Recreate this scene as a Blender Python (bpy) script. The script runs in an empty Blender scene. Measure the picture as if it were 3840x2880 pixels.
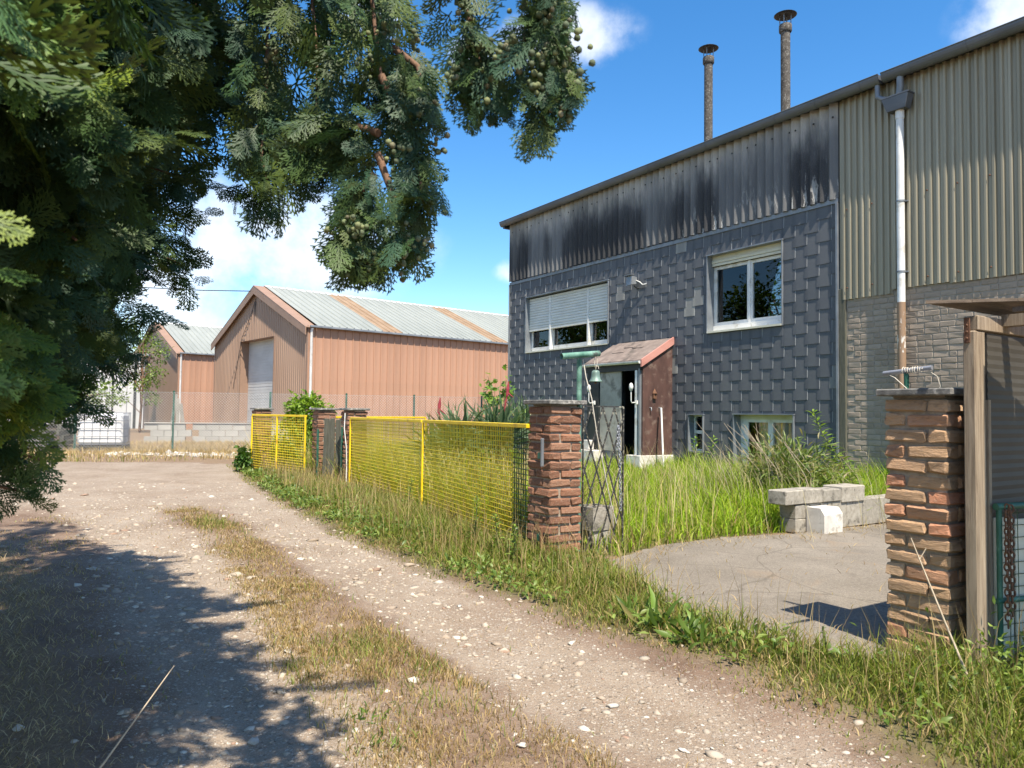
import bpy, math, random
import numpy as np
from mathutils import Matrix, Vector
rng = np.random.default_rng(7); random.seed(7)
sc = bpy.context.scene
COL = sc.collection
# ---------------------------------------------------------------- camera
cam_d = bpy.data.cameras.new('camera'); cam = bpy.data.objects.new('camera', cam_d); COL.objects.link(cam)
cam_d.sensor_width = 36.0; cam_d.lens = 26.25; cam_d.clip_start = 0.05; cam_d.clip_end = 3000
_p, _r = math.radians(2.28), math.radians(0.70)
_f = Vector((0, math.cos(_p), math.sin(_p))); _u = Vector((0, -math.sin(_p), math.cos(_p))); _x = Vector((1, 0, 0))
_rx = _x*math.cos(_r) + _u*math.sin(_r); _ux = -_x*math.sin(_r) + _u*math.cos(_r)
mw = Matrix.Identity(4)
for i in range(3): mw[i][0] = _rx[i]; mw[i][1] = _ux[i]; mw[i][2] = -_f[i]
mw[0][3], mw[1][3], mw[2][3] = 0, 0, 1.15
cam.matrix_world = mw
cam_d.dof.use_dof = True; cam_d.dof.focus_distance = 8.0; cam_d.dof.aperture_fstop = 11.0
sc.camera = cam
# ---------------------------------------------------------------- sun, sky, exposure
SUN_H = (-0.318, 0.948); SUN_EL = math.radians(60)
sd = bpy.data.lights.new('sun', 'SUN'); sd.energy = 4.5; sd.angle = math.radians(0.55); sd.color = (1.0, 0.89, 0.74)
so = bpy.data.objects.new('sun', sd); COL.objects.link(so)
dirv = Vector((SUN_H[0]*math.cos(SUN_EL), SUN_H[1]*math.cos(SUN_EL), -math.sin(SUN_EL)))
so.rotation_euler = dirv.to_track_quat('-Z', 'Y').to_euler()
wd = bpy.data.worlds.new('World'); sc.world = wd; wd.use_nodes = True
wt = wd.node_tree; wt.nodes.clear()
def wn(t, **kw):
    n = wt.nodes.new(t)
    for k, v in kw.items(): setattr(n, k, v)
    return n
def wm(op, a, b=None, c=None, clamp=False):
    n = wn('ShaderNodeMath', operation=op); n.use_clamp = clamp
    for i, v in enumerate((a, b, c)):
        if v is None: continue
        if isinstance(v, (int, float)): n.inputs[i].default_value = v
        else: wt.links.new(v, n.inputs[i])
    return n.outputs[0]
sky = wn('ShaderNodeTexSky', sky_type='NISHITA'); sky.sun_disc = False
sky.sun_elevation = SUN_EL; sky.sun_rotation = math.atan2(-SUN_H[0], -SUN_H[1])
sky.air_density = 1.0; sky.dust_density = 0.0; sky.ozone_density = 2.0; sky.altitude = 60
tc = wn('ShaderNodeTexCoord'); sep = wn('ShaderNodeSeparateXYZ'); wt.links.new(tc.outputs['Generated'], sep.inputs[0])
az = wm('ARCTAN2', sep.outputs[0], sep.outputs[1]); el = wm('ARCSINE', sep.outputs[2])
comb = wn('ShaderNodeCombineXYZ'); wt.links.new(az, comb.inputs[0]); wt.links.new(wm('MULTIPLY', el, 2.1), comb.inputs[1])
def wnoise(scale, detail, rough, w):
    n = wn('ShaderNodeTexNoise'); wt.links.new(comb.outputs[0], n.inputs['Vector'])
    n.inputs['Scale'].default_value = scale; n.inputs['Detail'].default_value = detail; n.inputs['Roughness'].default_value = rough
    return n.outputs['Fac']
wt.nodes.remove(comb); comb = wn('ShaderNodeCombineXYZ'); wt.links.new(az, comb.inputs[0]); wt.links.new(el, comb.inputs[1])
def wv(op, a, b, c=None):
    n = wn('ShaderNodeVectorMath', operation=op)
    for i, v in enumerate((a, b, c)):
        if v is None: continue
        if isinstance(v, tuple): n.inputs[i].default_value = v
        else: wt.links.new(v, n.inputs[i])
    return n
# clouds: puffs in view, plus large unseen ones added for neutral fill light
BL = [(-0.30, .215, .23, .10), (-0.44, .15, .15, .10), (-0.19, .49, .06, .04), (.06, .475, .13, .05), (-.06, .455, .045, .028), (0.0, .10, .09, .026), (.0, .19, .035, .02), (.62, .43, .10, .055),
      (1.5, .35, .5, .2), (2.4, .55, .6, .3), (3.0, .28, .5, .2), (-1.15, .5, .35, .22), (-1.8, .3, .5, .2), (-2.6, .55, .55, .3), (1.3, .85, .5, .16), (-2.0, .95, .6, .18), (2.1, 1.0, .6, .2), (-3.0, .95, .6, .22), (.75, 1.05, .5, .16), (-1.0, 1.05, .45, .15)]
acc = None
for a, e, ra, re in BL:
    q = wv('MULTIPLY_ADD', comb.outputs[0], (1/ra, 1/re, 0), (-a/ra, -e/re, 0)); q = wv('DOT_PRODUCT', q.outputs[0], q.outputs[0]).outputs['Value']
    acc = q if acc is None else wm('MINIMUM', acc, q)
acc = wm('SUBTRACT', 1.0, acc)
n1 = wnoise(11.0, 6, .6, 1.3)
dens = wm('ADD', acc, wm('MULTIPLY', wm('SUBTRACT', n1, .5), 2.8))
mr = wn('ShaderNodeMapRange'); mr.interpolation_type = 'SMOOTHSTEP'; wt.links.new(dens, mr.inputs[0])
mr.inputs[1].default_value = .05; mr.inputs[2].default_value = 1.1
edge = wm('MULTIPLY', acc, 1.25, clamp=True)
mask = wm('MULTIPLY', wm('MULTIPLY', mr.outputs[0], edge), .74)
ccol = wn('ShaderNodeMix', data_type='RGBA'); wt.links.new(n1, ccol.inputs[0])
ccol.inputs[6].default_value = (3.3, 3.5, 3.9, 1); ccol.inputs[7].default_value = (4.9, 5.0, 5.2, 1)
hs = wn('ShaderNodeHueSaturation'); hs.inputs['Saturation'].default_value = 1.33; hs.inputs['Value'].default_value = .76; wt.links.new(sky.outputs[0], hs.inputs['Color'])
mx = wn('ShaderNodeMix', data_type='RGBA'); wt.links.new(mask, mx.inputs[0])
wt.links.new(hs.outputs[0], mx.inputs[6]); wt.links.new(ccol.outputs[2], mx.inputs[7])
bg = wn('ShaderNodeBackground'); bg.inputs[1].default_value = 0.145; wt.links.new(mx.outputs[2], bg.inputs[0])
out = wn('ShaderNodeOutputWorld'); wt.links.new(bg.outputs[0], out.inputs[0])
wd.cycles.sampling_method = 'MANUAL'; wd.cycles.sample_map_resolution = 512
sc.view_settings.view_transform = 'Standard'; sc.view_settings.look = 'None'
sc.view_settings.exposure = 1.10; sc.view_settings.gamma = 1.0; sc.view_settings.use_curve_mapping = False
sc.cycles.use_denoising = True
sc.cycles.max_bounces = 7; sc.cycles.diffuse_bounces = 3; sc.cycles.glossy_bounces = 3; sc.cycles.transmission_bounces = 4; sc.cycles.transparent_max_bounces = 12
# ---------------------------------------------------------------- materials
def lin(c): return tuple(c) + (1.0,) if len(c) == 3 else tuple(c)
class NT:
    def __init__(s, name):
        s.m = bpy.data.materials.new(name); s.m.use_nodes = True; s.t = s.m.node_tree
        s.b = s.t.nodes['Principled BSDF']; s.o = s.t.nodes['Material Output']
        s.tc = s.t.nodes.new('ShaderNodeTexCoord')
    def n(s, t, **kw):
        x = s.t.nodes.new(t)
        for k, v in kw.items(): setattr(x, k, v)
        return x
    def put(s, sock, v):
        if isinstance(v, (int, float)): sock.default_value = v
        elif isinstance(v, (tuple, list)): sock.default_value = lin(v) if sock.type == 'RGBA' else v
        else: s.t.links.new(v, sock)
    def vec(s, coord='Object', scale=(1, 1, 1), rot=(0, 0, 0)):
        mp = s.n('ShaderNodeMapping'); s.t.links.new(s.tc.outputs[coord], mp.inputs[0]); mp.inputs['Scale'].default_value = scale; mp.inputs['Rotation'].default_value = rot
        return mp.outputs[0]
    def noise(s, scale=5, detail=4, rough=.55, vec=None, coord='Object', stretch=(1, 1, 1), dist=0):
        x = s.n('ShaderNodeTexNoise'); s.t.links.new(vec if vec is not None else s.vec(coord, stretch), x.inputs['Vector'])
        x.inputs['Scale'].default_value = scale; x.inputs['Detail'].default_value = detail; x.inputs['Roughness'].default_value = rough; x.inputs['Distortion'].default_value = dist
        return x.outputs['Fac']
    def voro(s, scale=20, feature='F1', coord='Object', out='Distance', stretch=(1, 1, 1), rand=1.0):
        x = s.n('ShaderNodeTexVoronoi', feature=feature); s.t.links.new(s.vec(coord, stretch), x.inputs['Vector']); x.inputs['Scale'].default_value = scale; x.inputs['Randomness'].default_value = rand
        return x.outputs[out]
    def ramp(s, fac, stops, interp='LINEAR'):
        x = s.n('ShaderNodeValToRGB'); x.color_ramp.interpolation = interp; s.put(x.inputs[0], fac)
        el = x.color_ramp.elements
        while len(el) < len(stops): el.new(.5)
        for e, (p, c) in zip(el, stops): e.position = p; e.color = lin(c) if not isinstance(c, (int, float)) else (c, c, c, 1)
        return x.outputs[0]
    def mix(s, fac, a, b, mode='MIX'):
        x = s.n('ShaderNodeMix', data_type='RGBA'); x.blend_type = mode; x.clamp_factor = True
        s.put(x.inputs[0], fac); s.put(x.inputs[6], a); s.put(x.inputs[7], b)
        return x.outputs[2]
    def math(s, op, a, b=0.0, clamp=False):
        x = s.n('ShaderNodeMath', operation=op); x.use_clamp = clamp; s.put(x.inputs[0], a); s.put(x.inputs[1], b)
        return x.outputs[0]
    def rng(s, v, a, b, c=0.0, d=1.0, smooth=True):
        x = s.n('ShaderNodeMapRange'); x.interpolation_type = 'SMOOTHSTEP' if smooth else 'LINEAR'
        s.put(x.inputs[0], v)
        for i, q in enumerate((a, b, c, d)): x.inputs[i+1].default_value = q
        return x.outputs[0]
    def orand(s):
        return s.n('ShaderNodeObjectInfo').outputs['Random']
    def attr(s, name, out='Color'):
        x = s.n('ShaderNodeAttribute'); x.attribute_name = name
        return x.outputs[out]
    def xyz(s, coord='Object'):
        x = s.n('ShaderNodeSeparateXYZ'); s.t.links.new(s.tc.outputs[coord], x.inputs[0]); return x.outputs
    def bump(s, h, strength=.3, dist=.01):
        x = s.n('ShaderNodeBump'); s.put(x.inputs['Height'], h); x.inputs['Strength'].default_value = strength; x.inputs['Distance'].default_value = dist
        s.t.links.new(x.outputs[0], s.b.inputs['Normal'])
    def done(s, col, rough=.8, metal=0.0, spec=.4):
        s.put(s.b.inputs['Base Color'], col); s.put(s.b.inputs['Roughness'], rough); s.b.inputs['Metallic'].default_value = metal
        s.b.inputs['Specular IOR Level'].default_value = spec
        return s.m
def simple(name, c1, c2, scale=6, rough=.75, detail=5, bump=.15, bscale=None, bd=.004, stretch=(1, 1, 1), metal=0, spec=.4, lo=.35, hi=.65, rnd=0.0, c3=None, c3s=2.0):
    t = NT(name); col = t.ramp(t.noise(scale, detail, .6, stretch=stretch), [(lo, c1), (hi, c2)])
    if c3: col = t.mix(t.rng(t.noise(c3s, 5, .65), .52, .68), col, c3)
    if rnd: col = t.mix(1.0, col, t.ramp(t.orand(), [(0, 1-rnd), (1, 1+rnd)]), 'MULTIPLY')
    if bump: t.bump(t.noise(bscale or scale*4, 6, .6, stretch=stretch), bump, bd)
    return t.done(col, rough, metal, spec)
MT = {}
MT['zinc'] = simple('zinc', (.17, .19, .215), (.25, .275, .30), 3, .5, bump=.05, metal=.35)
MT['zinc_dark'] = simple('weathered_zinc_gutter', (.085, .095, .11), (.14, .155, .175), 2.5, .5, bump=.05, metal=.3, stretch=(.4, 1, 1))
MT['white_pvc'] = simple('white_plastic', (.62, .63, .62), (.74, .75, .74), 3, .45, bump=.02, c3=(.5, .49, .44), c3s=5)
MT['shutter'] = simple('shutter_plastic', (.58, .60, .58), (.66, .68, .66), 2, .5, bump=.02)
MT['cream'] = simple('cream_paint', (.55, .53, .42), (.66, .64, .53), 4, .55, bump=.03)
MT['plaster'] = simple('stained_plaster', (.30, .29, .25), (.46, .44, .38), 3, .85, c3=(.20, .19, .16), c3s=3)
MT['whitewash'] = simple('whitewashed_block', (.50, .48, .44), (.68, .66, .61), 7, .9, bump=.3, c3=(.34, .32, .28), c3s=6)
MT['concrete'] = simple('weathered_concrete', (.26, .24, .20), (.40, .375, .32), 22, .92, bump=.7, bd=.010, c3=(.13, .12, .10), c3s=11, rnd=.15)
MT['concrete_far'] = simple('pale_concrete_block', (.30, .295, .27), (.40, .39, .36), 1.4, .92, bump=.2, rnd=.1)
MT['mortar'] = simple('mortar', (.24, .20, .155), (.36, .31, .25), 30, .95, bump=.6, bd=.006)
MT['cap'] = simple('lichen_slab', (.10, .10, .095), (.22, .215, .20), 25, .95, bump=.5, bd=.004, c3=(.40, .39, .36), c3s=18)
def rampmat(name, stops, bump=.8, bd=.008, dark=(.06, .045, .035), dk=.45, scale=16):
    t = NT(name); base = t.ramp(t.orand(), stops)
    n = t.noise(scale, 8, .65, stretch=(1, 1, 2.2)); base = t.mix(t.rng(n, .50, .72, 0, dk), base, dark)
    base = t.mix(t.rng(t.noise(60, 4, .6), .45, .75, 0, .35), base, (.42, .32, .24))
    w = t.noise(22, 7, .7, stretch=(.8, .8, 2.6), dist=1.2); t.bump(w, bump, bd)
    return t.done(base, .92, 0, .25)
MT['brick_tan'] = rampmat('sandy_brick', [(0, (.38, .25, .15)), (.3, (.48, .31, .18)), (.6, (.44, .29, .175)), (.85, (.50, .23, .135)), (1, (.50, .36, .23))], bd=.012, bump=1.0)
MT['brick_red'] = rampmat('red_brown_brick', [(0, (.17, .085, .055)), (.35, (.26, .125, .075)), (.7, (.22, .115, .075)), (1, (.30, .165, .105))], bd=.010, bump=.9)
MT['brick_paint'] = rampmat('painted_house_brick', [(0, (.27, .225, .18)), (.5, (.31, .26, .21)), (1, (.35, .295, .24))], dark=(.12, .11, .095), dk=.55, scale=3, bd=.003, bump=.4)
MT['mortar_paint'] = simple('painted_mortar', (.25, .225, .185), (.33, .295, .245), 12, .95, bump=.4)
# roofing slates of fibre cement
t = NT('slate_fibre_cement')
c = t.ramp(t.orand(), [(0, (.062, .070, .082)), (.5, (.072, .080, .094)), (.9, (.082, .090, .103)), (.968, (.094, .101, .112)), (.978, (.21, .21, .20)), (1, (.28, .28, .26))])
X = t.xyz('Object'); ctr = t.rng(t.math('ABSOLUTE', t.math('ADD', X[0], t.math('MULTIPLY', t.math('SUBTRACT', t.noise(9, 4, .6), .5), .05))), .05, .115, 1, 0); c = t.mix(t.math('MULTIPLY', ctr, .38), c, (.13, .138, .146)); c = t.mix(t.rng(X[0], .1315, .1335, 0, .8), c, (.38, .40, .40)); c = t.mix(t.rng(t.noise(4, 6, .65, stretch=(1, 1, .5)), .45, .8, 0, .4), c, (.15, .155, .16))  # right edge painted pale, as if the sun caught it
c = t.mix(t.rng(t.noise(26, 4, .6), .5, .8, 0, .25), c, (.035, .038, .042))
t.bump(t.noise(60, 4, .6), .1, .002); MT['slate'] = t.done(c, .62, 0, .35)
# corrugated fibre cement stained black below, pale under the eaves
t = NT('corrugated_fibre_cement')
X = t.xyz('Object'); z = X[2]
n = t.noise(1.3, 6, .7, stretch=(2.4, 1, .45)); zz = t.math('ADD', z, t.math('MULTIPLY', t.math('SUBTRACT', n, .5), 1.5))
c = t.ramp(t.rng(zz, 5.35, 6.05, 0, 1, False), [(0, (.042, .044, .049)), (.3, (.072, .075, .081)), (.62, (.18, .18, .177)), (1, (.38, .365, .34))])
strk = t.rng(t.noise(7, 6, .72, stretch=(1.6, 1, .28)), .56, .60); 
xr = t.rng(X[0], 4.8, 7.2)
low = t.rng(t.math('ADD', z, t.math('MULTIPLY', t.noise(2.0, 5, .6), .9)), 6.0, 5.1)
pat = t.math('MULTIPLY', t.math('MULTIPLY', strk, xr), low)
c = t.mix(t.math('MULTIPLY', pat, .85), c, (.50, .50, .48))
c = t.mix(t.rng(t.noise(130, 3, .7), .45, .75, 0, .45), c, (.20, .20, .195))
c = t.mix(t.rng(t.noise(1.1, 3, .5, stretch=(1.4, 1, .1)), .45, .62, 0, .6), c, (.20, .205, .21))
c = t.mix(1.0, c, t.ramp(t.orand(), [(0, .8), (1, 1.2)]), 'MULTIPLY')
t.bump(t.noise(140, 5, .7), .5, .004); MT['eternit'] = t.done(c, .9, 0, .2); MT['slate_edge_sunlit'] = simple('pale_sunlit_slate_edge', (.30, .315, .32), (.40, .41, .41), 8, .7, bump=0)  # slate edge colour: sunlight on the right edges painted in
t = NT('ribbed_metal_sheet')
c = t.ramp(t.noise(1.2, 5, .6, stretch=(6, 1, .12)), [(.3, (.21, .19, .135)), (.55, (.29, .262, .19)), (.75, (.37, .335, .25))])
c = t.mix(t.rng(t.noise(3, 6, .7, stretch=(5, 1, .3)), .55, .8, 0, .55), c, (.12, .105, .08))
MT['ribbed'] = t.done(c, .42, .25, .5)
MT['shed_sheet'] = simple('shade_dark_sheet', (.04, .036, .03), (.06, .054, .044), 2, .6, bump=.05)  # shed sheeting: interior shade put into the dark base colour
t = NT('dark_roof_timber'); g = t.noise(6, 8, .7, stretch=(6, .5, 6), dist=.6); c = t.ramp(g, [(.3, (.07, .053, .04)), (.55, (.135, .105, .08)), (.75, (.20, .16, .12))]); t.bump(g, .6, .006); MT['roof_timber'] = t.done(c, .9, 0, .2)
MT['roof_moss'] = simple('mossy_roof_sheet', (.05, .04, .035), (.17, .13, .10), 10, .95, bump=.5, bd=.01)
MT['chimney'] = simple('lichen_flue_pipe', (.05, .045, .04), (.11, .10, .088), 14, .95, bump=.3, c3=(.24, .235, .215), c3s=30)
MT['brown_paint'] = simple('brown_painted_metal', (.065, .036, .032), (.12, .066, .055), 5, .6, bump=.12, stretch=(1, 1, .35), c3=(.17, .12, .10), c3s=5)
MT['pink_board'] = simple('faded_red_fascia', (.42, .19, .16), (.52, .26, .22), 5, .7, stretch=(1, .2, 1))
MT['felt'] = simple('roofing_felt', (.15, .12, .105), (.24, .195, .17), 5, .95, bump=.3, c3=(.10, .085, .075), c3s=3)
MT['dark_paint'] = simple('dark_paint', (.018, .022, .024), (.03, .034, .036), 6, .5, bump=.03)
MT['interior'] = simple('dim_room', (.10, .095, .085), (.13, .12, .11), 2, .9)
MT['curtain'] = simple('lace_curtain', (.50, .50, .46), (.62, .62, .58), 12, .9, bump=.2, stretch=(4, 4, .3))
MT['curtain_lace'] = simple('patterned_curtain', (.22, .22, .21), (.52, .51, .48), 9, .9, lo=.45, hi=.55)
MT['yellow'] = simple('yellow_coated_steel', (.72, .50, .012), (.82, .60, .02), 4, .45, bump=.03, c3=(.40, .24, .03), c3s=3)
MT['yellow_wire'] = simple('yellow_wire', (.80, .62, .035), (.88, .72, .06), 4, .5, bump=0)
MT['green_wire'] = simple('green_wire', (.03, .06, .03), (.05, .09, .04), 4, .5, bump=0)
MT['green_steel'] = simple('green_painted_steel', (.015, .085, .06), (.03, .13, .09), 6, .45, bump=.03, c3=(.10, .22, .17), c3s=6)
MT['green_patina'] = simple('patinated_green_pipe', (.05, .15, .11), (.18, .34, .27), 9, .6, bump=.1, c3=(.07, .08, .07), c3s=7)
MT['bell'] = simple('verdigris_bronze', (.11, .17, .15), (.20, .30, .26), 14, .5, bump=.1, metal=.2)
MT['rope'] = simple('pale_cord', (.50, .47, .40), (.62, .58, .50), 40, .9, bump=0)
MT['black_iron'] = simple('flaking_black_iron', (.022, .022, .022), (.05, .048, .045), 20, .55, bump=.1, c3=(.34, .33, .26), c3s=26)
MT['rust'] = simple('rusty_iron', (.09, .045, .028), (.20, .10, .055), 22, .85, bump=.3)
MT['galv'] = simple('galvanised_wire', (.46, .48, .48), (.56, .58, .58), 4, .45, bump=0, metal=.2)
MT['galv_dark'] = simple('galvanised_tube', (.24, .26, .30), (.32, .34, .38), 4, .45, bump=0, metal=.3)
t = NT('grey_timber'); g = t.noise(6, 8, .7, stretch=(9, 9, .5), dist=.6); c = t.ramp(g, [(.3, (.14, .105, .075)), (.5, (.27, .215, .155)), (.7, (.38, .315, .235))]); t.bump(g, .5, .006); MT['timber'] = t.done(c, .9, 0, .2)
t = NT('dark_timber'); g = t.noise(8, 8, .7, stretch=(9, 9, .5)); c = t.ramp(g, [(.3, (.055, .06, .045)), (.7, (.15, .145, .115))]); t.bump(g, .5, .005); MT['timber_dark'] = t.done(c, .9, 0, .2)
MT['wh_brown'] = simple('brown_sheet_cladding', (.31, .175, .115), (.40, .235, .158), 1.6, .55, bump=.04, rnd=.06, detail=8, stretch=(1, 1, .22), c3=(.33, .215, .15), c3s=1.5, lo=.3, hi=.55)
MT['wh_brown2'] = simple('brown_gable_cladding', (.31, .205, .145), (.36, .245, .175), .7, .55, bump=.02, rnd=.03, detail=3, stretch=(1, 1, .25))
MT['wh_trim'] = simple('brown_trim', (.26, .17, .12), (.30, .195, .14), 2, .55, bump=.02)
MT['wh_roof'] = simple('pale_green_grey_roof', (.235, .255, .235), (.31, .33, .305), .9, .5, bump=.02, rnd=.05, stretch=(1, .3, 1))
MT['wh_strip'] = simple('brown_rooflight', (.24, .165, .10), (.32, .23, .15), 1.2, .55, bump=.02)
MT['wh_door'] = simple('grey_sectional_door', (.46, .475, .48), (.54, .555, .56), .8, .55, bump=.02, stretch=(.3, 1, 2))
MT['white_sheet'] = simple('white_sheet', (.46, .48, .49), (.56, .575, .58), .8, .6, bump=.02)
MT['tank'] = simple('white_tank_plastic', (.70, .71, .72), (.80, .80, .80), 2, .4, bump=.03)
MT['bark'] = simple('red_brown_bark', (.10, .058, .036), (.21, .125, .08), 30, .9, bump=.8, bd=.005, stretch=(1, 1, .3))
# glass: half mirror, half clear
t = NT('window_glass'); t.b.inputs['Base Color'].default_value = (.02, .025, .03, 1); gl = t.n('ShaderNodeBsdfGlossy'); gl.inputs['Roughness'].default_value = .01; gl.inputs['Color'].default_value = (.9, .93, .95, 1)
tr = t.n('ShaderNodeBsdfTransparent'); tr.inputs[0].default_value = (.86, .89, .89, 1); lw = t.n('ShaderNodeFresnel'); lw.inputs[0].default_value = 1.6
mxs = t.n('ShaderNodeMixShader'); t.t.links.new(lw.outputs[0], mxs.inputs[0]); t.t.links.new(tr.outputs[0], mxs.inputs[1]); t.t.links.new(gl.outputs[0], mxs.inputs[2]); t.t.links.new(mxs.outputs[0], t.o.inputs[0]); MT['glass'] = t.m
# things coloured by a per-leaf attribute, with some light coming through
def leafmat(name, trans=.3, rough=.6, spec=.3, attr='col'):
    t = NT(name); c = t.attr(attr); t.put(t.b.inputs['Base Color'], c); t.b.inputs['Roughness'].default_value = rough; t.b.inputs['Specular IOR Level'].default_value = spec
    tl = t.n('ShaderNodeBsdfTranslucent'); c2 = t.mix(1.0, c, (1.25, 1.3, .6), 'MULTIPLY'); t.put(tl.inputs[0], c2)
    ms = t.n('ShaderNodeMixShader'); ms.inputs[0].default_value = trans; t.t.links.new(t.b.outputs[0], ms.inputs[1]); t.t.links.new(tl.outputs[0], ms.inputs[2]); t.t.links.new(ms.outputs[0], t.o.inputs[0])
    return t.m
MT['grass'] = leafmat('grass_blades', .35, .55, .3); MT['leaf'] = leafmat('broad_leaves', .35, .45, .4); MT['cypress'] = leafmat('cypress_sprays', .16, .55, .3)
t = NT('loose_stones'); c = t.attr('col'); c = t.mix(t.rng(t.noise(60, 5, .6), .4, .7, 0, .35), c, (.30, .26, .21)); t.bump(t.noise(90, 4, .6), .4, .003); MT['stones'] = t.done(c, .9, 0, .25)
t = NT('cypress_cones'); c = t.attr('col'); t.bump(t.noise(400, 3, .6), .5, .001); MT['cone'] = t.done(c, .8, 0, .25)
# ---------------------------------------------------------------- mesh helpers
def fastmesh(name, V, F, cols=None, smooth=False):
    """V (n,3); F list of (k,m) int arrays, m = 3 or 4"""
    me = bpy.data.meshes.new(name); V = np.asarray(V, np.float32); Fs = [np.asarray(f, np.int32) for f in F if len(f)]
    me.vertices.add(len(V)); me.vertices.foreach_set('co', V.ravel())
    li = np.concatenate([f.ravel() for f in Fs]); tot = np.concatenate([np.full(len(f), f.shape[1], np.int32) for f in Fs])
    st = np.concatenate([[0], np.cumsum(tot)[:-1]]).astype(np.int32)
    me.loops.add(len(li)); me.loops.foreach_set('vertex_index', li)
    me.polygons.add(len(tot)); me.polygons.foreach_set('loop_start', st); me.polygons.foreach_set('loop_total', tot)
    if smooth: me.polygons.foreach_set('use_smooth', np.ones(len(tot), bool))
    me.update(calc_edges=True)
    if cols is not None:
        a = me.color_attributes.new('col', 'FLOAT_COLOR', 'POINT'); C = np.ones((len(V), 4), np.float32); C[:, :3] = cols; a.data.foreach_set('color', C.ravel())
    return me
class MB:
    def __init__(s): s.v = []; s.f = []; s.sm = []
    def add(s, vs, fs, smooth=False):
        o = len(s.v); s.v += [tuple(v) for v in vs]; s.f += [tuple(i+o for i in f) for f in fs]; s.sm += [smooth]*len(fs); return s
    def box(s, x0, x1, y0, y1, z0, z1, bev=0):
        if bev <= 0:
            vs = [(x, y, z) for z in (z0, z1) for y in (y0, y1) for x in (x0, x1)]
            return s.add(vs, [(0, 2, 3, 1), (4, 5, 7, 6), (0, 1, 5, 4), (2, 6, 7, 3), (0, 4, 6, 2), (1, 3, 7, 5)])
        V, F = bevbox(x1-x0, y1-y0, z1-z0, bev); c = ((x0+x1)/2, (y0+y1)/2, (z0+z1)/2)
        return s.add([(a+c[0], b+c[1], d+c[2]) for a, b, d in V], F)
    def extrude(s, poly, a0, a1, axis='x'):
        """poly: 2d outline (ccw); axis x: poly in (y,z); y: (x,z); z: (x,y)"""
        n = len(poly)
        def P(a, p): return {'x': (a, p[0], p[1]), 'y': (p[0], a, p[1]), 'z': (p[0], p[1], a)}[axis]
        vs = [P(a0, p) for p in poly] + [P(a1, p) for p in poly]
        return s.add(vs, [tuple(range(n)), tuple(range(2*n-1, n-1, -1))] + [(i, (i+1) % n, (i+1) % n+n, i+n) for i in range(n)])
    def tube(s, pts, r, n=8, cap=True):
        pts = [Vector(p) for p in pts]; rs = r if isinstance(r, (list, tuple)) else [r]*len(pts); vs = []; fs = []
        prev = None
        for i, p in enumerate(pts):
            d = (pts[min(i+1, len(pts)-1)]-pts[max(i-1, 0)]).normalized()
            if prev is None: u = d.orthogonal().normalized()
            else: u = (prev - d*prev.dot(d)); u = u.normalized() if u.length > 1e-6 else d.orthogonal().normalized()
            prev = u; w = d.cross(u)
            vs += [p + (u*math.cos(2*math.pi*k/n)+w*math.sin(2*math.pi*k/n))*rs[i] for k in range(n)]
        for i in range(len(pts)-1):
            fs += [(i*n+k, i*n+(k+1) % n, (i+1)*n+(k+1) % n, (i+1)*n+k) for k in range(n)]
        s.add(vs, fs, True)
        if cap: s.add([vs[k] for k in range(n)], [tuple(range(n-1, -1, -1))]); s.add(vs[-n:], [tuple(range(n))])
        return s
    def lathe(s, prof, c, n=20):
        vs = []; fs = []
        for r, z in prof: vs += [(c[0]+r*math.cos(2*math.pi*k/n), c[1]+r*math.sin(2*math.pi*k/n), c[2]+z) for k in range(n)]
        for i in range(len(prof)-1): fs += [(i*n+k, i*n+(k+1) % n, (i+1)*n+(k+1) % n, (i+1)*n+k) for k in range(n)]
        return s.add(vs, fs, True)
    def mesh(s, name):
        me = bpy.data.meshes.new(name); me.from_pydata(s.v, [], s.f); me.polygons.foreach_set('use_smooth', s.sm); me.update(); return me
    def build(s, name, mat, parent=None, loc=(0, 0, 0), rot=(0, 0, 0)):
        return ob(name, s.mesh(name), mat, parent, loc, rot)
def bevbox(sx, sy, sz, b):
    V = []; idx = {}
    for i, X in enumerate((-1, 1)):
        for j, Y in enumerate((-1, 1)):
            for k, Z in enumerate((-1, 1)):
                x, y, z = X*sx/2, Y*sy/2, Z*sz/2
                for a, p in enumerate(((x, y-Y*b, z-Z*b), (x-X*b, y, z-Z*b), (x-X*b, y-Y*b, z))): idx[(X, Y, Z, a)] = len(V); V.append(p)
    g = lambda X, Y, Z, a: idx[(X, Y, Z, a)]; F = []
    for X in (-1, 1): q = [g(X, -1, -1, 0), g(X, 1, -1, 0), g(X, 1, 1, 0), g(X, -1, 1, 0)]; F.append(tuple(q if X > 0 else q[::-1]))
    for Y in (-1, 1): q = [g(-1, Y, -1, 1), g(-1, Y, 1, 1), g(1, Y, 1, 1), g(1, Y, -1, 1)]; F.append(tuple(q if Y > 0 else q[::-1]))
    for Z in (-1, 1): q = [g(-1, -1, Z, 2), g(1, -1, Z, 2), g(1, 1, Z, 2), g(-1, 1, Z, 2)]; F.append(tuple(q if Z > 0 else q[::-1]))
    for A in (-1, 1):
        for B in (-1, 1):
            F.append((g(A, B, -1, 0), g(A, B, -1, 1), g(A, B, 1, 1), g(A, B, 1, 0)))
            F.append((g(A, -1, B, 0), g(A, -1, B, 2), g(A, 1, B, 2), g(A, 1, B, 0)))
            F.append((g(-1, A, B, 1), g(-1, A, B, 2), g(1, A, B, 2), g(1, A, B, 1)))
            for C in (-1, 1): F.append((g(A, B, C, 0), g(A, B, C, 1), g(A, B, C, 2)))
    return V, F
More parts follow.
